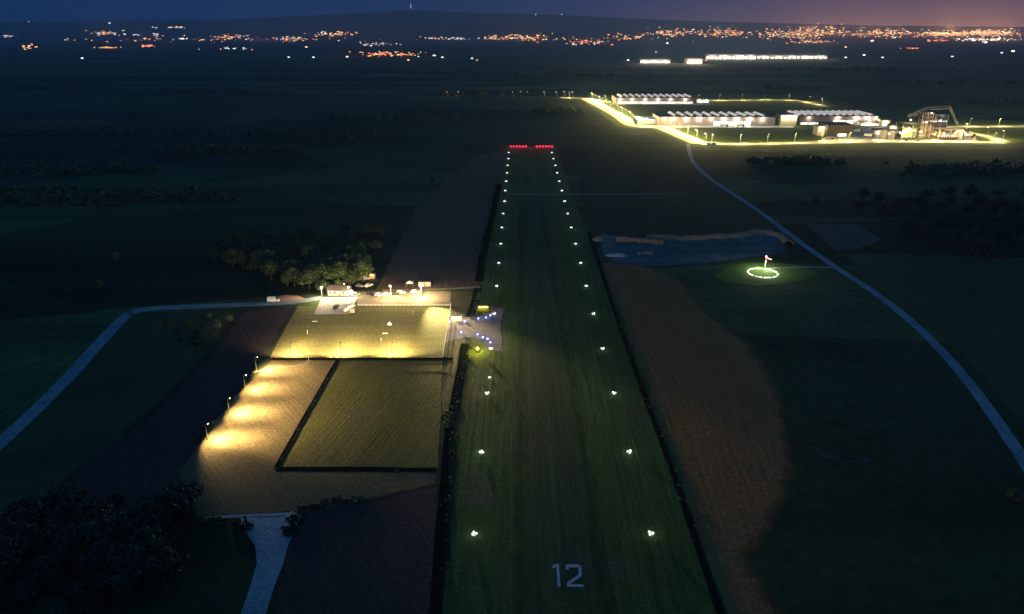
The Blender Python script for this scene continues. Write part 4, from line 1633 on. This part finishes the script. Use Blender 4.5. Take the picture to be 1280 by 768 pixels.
LONE = [(103, 74, 'white'), (361, 73, 'cyan'), (392, 73, 'white'), (383, 60, 'amber'), (434, 72, 'warm'), (553, 73, 'white'), (590, 74, 'cyan'), (834, 55, 'warm'), (765, 57, 'red'), (820, 66, 'dim'), (1090, 52, 'bright'),
        (1057, 60, 'orange'), (1057, 73, 'cyan'), (1080, 70, 'warm'), (1103, 73, 'cyan'), (1190, 72, 'cyan'), (1266, 65, 'bright'), (1252, 67, 'cyan'), (1232, 54, 'bright'), (513, 124, 'orange'), (597, 121, 'dim'),
        (880, 102, 'red'), (783, 110, 'white'), (800, 110, 'white'), (36, 28, 'dim'), (137, 30, 'white'), (156, 44, 'white'), (1118, 48, 'warm')]


lamps_ = []


def spread_towns():
    jobs = []
    glow_at = []
    for ci, (x, y, sx, sy, n, pal, where) in enumerate(CL):
        pal = pal.split()
        c = G2(x, y)
        if n > 8:
            glow_at.append((c, sx, n, pal))
        for k in range(int(n * (3.0 if x > 800 else 2.5))):
            px, py = x + rnd.gauss(0, sx * .5), y + rnd.gauss(0, sy * .5)
            if x > 900 and py < 46:
                py = min(py, 47)
            part_ = 'left' if px < x - sx * .25 else ('right' if px > x + sx * .25 else 'middle')
            jobs.append((px, py, rnd.choice(pal), (where, part_), rnd.uniform(.5, 1.5)))
    rest = MB()
    jobs.sort(key=lambda j: -j[4])
    for i, (px, py, kind, where, s) in enumerate(jobs):
        p = G2(px, py)
        k = p.y / 11000
        w, h = (16, 22, 32)[i % 3], (9, 12)[i % 2]
        scl = s * max(.35, min(1.3, k)) * .82
        if i < 255:
            o = bpy.data.objects.new('distant_building', town_mesh(kind, w, h))
            C.objects.link(o)
            o.location = p
            o.scale = (scl,) * 3
            o.rotation_euler = (0, 0, -math.atan2(p.x, p.y))
            tag(o, 'tiny %s lit building, %s part, %s' % (COLW[kind], where[1], where[0]), 'building', '%s lit buildings, %s part, %s' % (COLW[kind], where[1], where[0]))
        else:
            a = -math.atan2(p.x, p.y)
            ca, sa = math.cos(a), math.sin(a)
            me = town_mesh(kind, w, h)
            b0 = len(rest.v)
            rest.v += [(p.x + (v.co.x * ca - v.co.y * sa) * scl, p.y + (v.co.x * sa + v.co.y * ca) * scl, p.z + v.co.z * scl) for v in me.vertices]
            gi = 1 + list(GLOWS).index(kind)
            for pl in me.polygons:
                rest.f.append([b0 + q for q in pl.vertices])
                rest.m.append(gi if pl.material_index else 0)
    # the street lighting of each town as a whole
    for c, sx, n, pal in glow_at:
        wid = sx * c.y / FPX
        for q in (-.5, .5):
            col = (1, .34, .13) if 'orange' in pal or 'amber' in pal else (1, .8, .6)
            lamps_.append((c + Vector((wid * q * .6, 0, 70)), (1.7e5 if c.x > 2200 * c.y / 6000 else 0.3e5) * n * (c.y / 9000) ** 2, col))
    tag(rest.build('town_buildings', [M['far_body']] + list(GLOWS.values())), kind='stuff')
    tb = bpy.data.objects['town_buildings']
    for p, e, c in lamps_:
        lamp(tb, p, e, c, size=40)
    for i, (px, py, kind) in enumerate(LONE):
        p = G2(px, py)
        k = max(.12, min(1.3, p.y / 9000))
        o = bpy.data.objects.new('distant_building', town_mesh(kind, 22, 12))
        C.objects.link(o)
        o.location = p
        o.scale = (k * 1.25,) * 3
        o.rotation_euler = (0, 0, -math.atan2(p.x, p.y))
        colw = COLW[kind]
        far = 'on the hills' if py < 50 else ('on the far plain' if py < 80 else 'in the dark fields')
        tag(o, 'lone %s lit building %s, %s lone light from the left' % (colw, far, NTH[sorted(LONE).index((px, py, kind))]), 'building', 'lone lit buildings')


spread_towns()


def far_works():
    """the long floodlit works on the plain and the hall lights left of it"""
    for i, (x0, x1, y, n, kind, h) in enumerate(((800, 838, 77.2, 9, 'white', 8), (858, 878, 78.3, 5, 'warm', 14), (882, 946, 72.6, 12, 'bright', 15), (946, 1034, 71.8, 16, 'warm', 10))):
        a, b_ = G(x0, y + 1.5), G(x1, y + 1.5)
        lab = ('row of low white lit halls at the left end of the far works', 'short orange lit hall of the far works', 'brightest long floodlit hall of the far works',
               'long cream lit hall at the right end of the far works')[i]
        o = empty('works_hall', a, math.atan2(b_.y - a.y, b_.x - a.x), lab, 'factory')
        L = (b_ - a).length
        b = MB()
        b.box(0, L, 0, 40, 0, h)
        b.build('wall', M['far_body'], o)
        b = MB()
        b.hexa([(0, -1, h), (L, -1, h), (L, 41, h), (0, 41, h)], [(0, 19, h + 5), (L, 19, h + 5), (L, 21, h + 5), (0, 21, h + 5)])
        b.build('roof', M['ind_roof'], o)
        for k in range(n):
            b = MB()
            hh = h * rnd.uniform(.45, .95)
            w = L / n
            b.box(w * (k + .15), w * (k + rnd.uniform(.6, .85)), -1.4, -.1, h * .1, hh)
            b.build('lit_bay', GLOWS[kind], o)
        for k in range(max(2, n // 3)):
            lamp(o, (L * (k + .5) / max(2, n // 3), -14, h + 8), 260000, (1, .85, .6), size=2)


far_works()
for i, x in enumerate((642, 652, 660, 681, 696, 706, 716, 560, 574)):
    p = G(x, 121.8)
    o = copy_tree(sl)
    o.location = p
    for ch in o.children:
        if ch.type == 'LIGHT':
            ch.data = ch.data.copy()
            ch.data.energy = 900
    tag(o, '%s lamp post from the left on the faint far lane beyond the runway' % NTH[sorted((642, 652, 660, 681, 696, 706, 716, 560, 574)).index(x)], 'street lamp', 'lamps on the far lane')


def masts():
    for x, y, hgt, kind, lab in ((514, 15, 150, 'mast', 'tall transmitter mast with pinkish light on the hilltop'), (669.5, 20, 45, 'white', 'left one of two small lit masts on the ridge'), (702, 20, 45, 'white', 'right one of two small lit masts on the ridge')):
        p = G2(x, y + 1)
        o = empty('radio_mast', p, 0, lab, 'mast')
        b = MB()
        b.tube((0, 0, -10), (0, 0, hgt * .55), 7 if kind == 'mast' else 3, 4 if kind == 'mast' else 2, 8)
        b.build('tower', M['far_body'], o)
        b = MB()
        w = 6.0 if kind == 'mast' else 7
        b.tube((0, 0, hgt * .45 if kind == 'mast' else hgt * .55), (0, 0, hgt), w, w * .6, 8)
        b.build('lit_top', M['glow_mast'] if kind == 'mast' else GLOWS['white'], o)


M['glow_mast'] = mat('lit_mast', (.5, .4, .6), emit=(.62, .36, .80), strength=2.2, sample=False)
masts()

# ------------------------------------------------------------------ the night air
hz = MB()
hz.box(-24000, 24000, -1500, 23500, -1.0, 900)
hm = bpy.data.materials.new('night_haze')
hm.use_nodes = True
hm.node_tree.nodes.clear()
out = hm.node_tree.nodes.new('ShaderNodeOutputMaterial')
pv = hm.node_tree.nodes.new('ShaderNodeVolumePrincipled')
pv.inputs['Color'].default_value = (0.50, 0.78, 1.0, 1)
pv.inputs['Density'].default_value = 7.0e-5
pv.inputs['Anisotropy'].default_value = 0.2
hm.node_tree.links.new(pv.outputs[0], out.inputs['Volume'])
hzo = hz.build('haze', hm)
tag(hzo, kind='stuff')
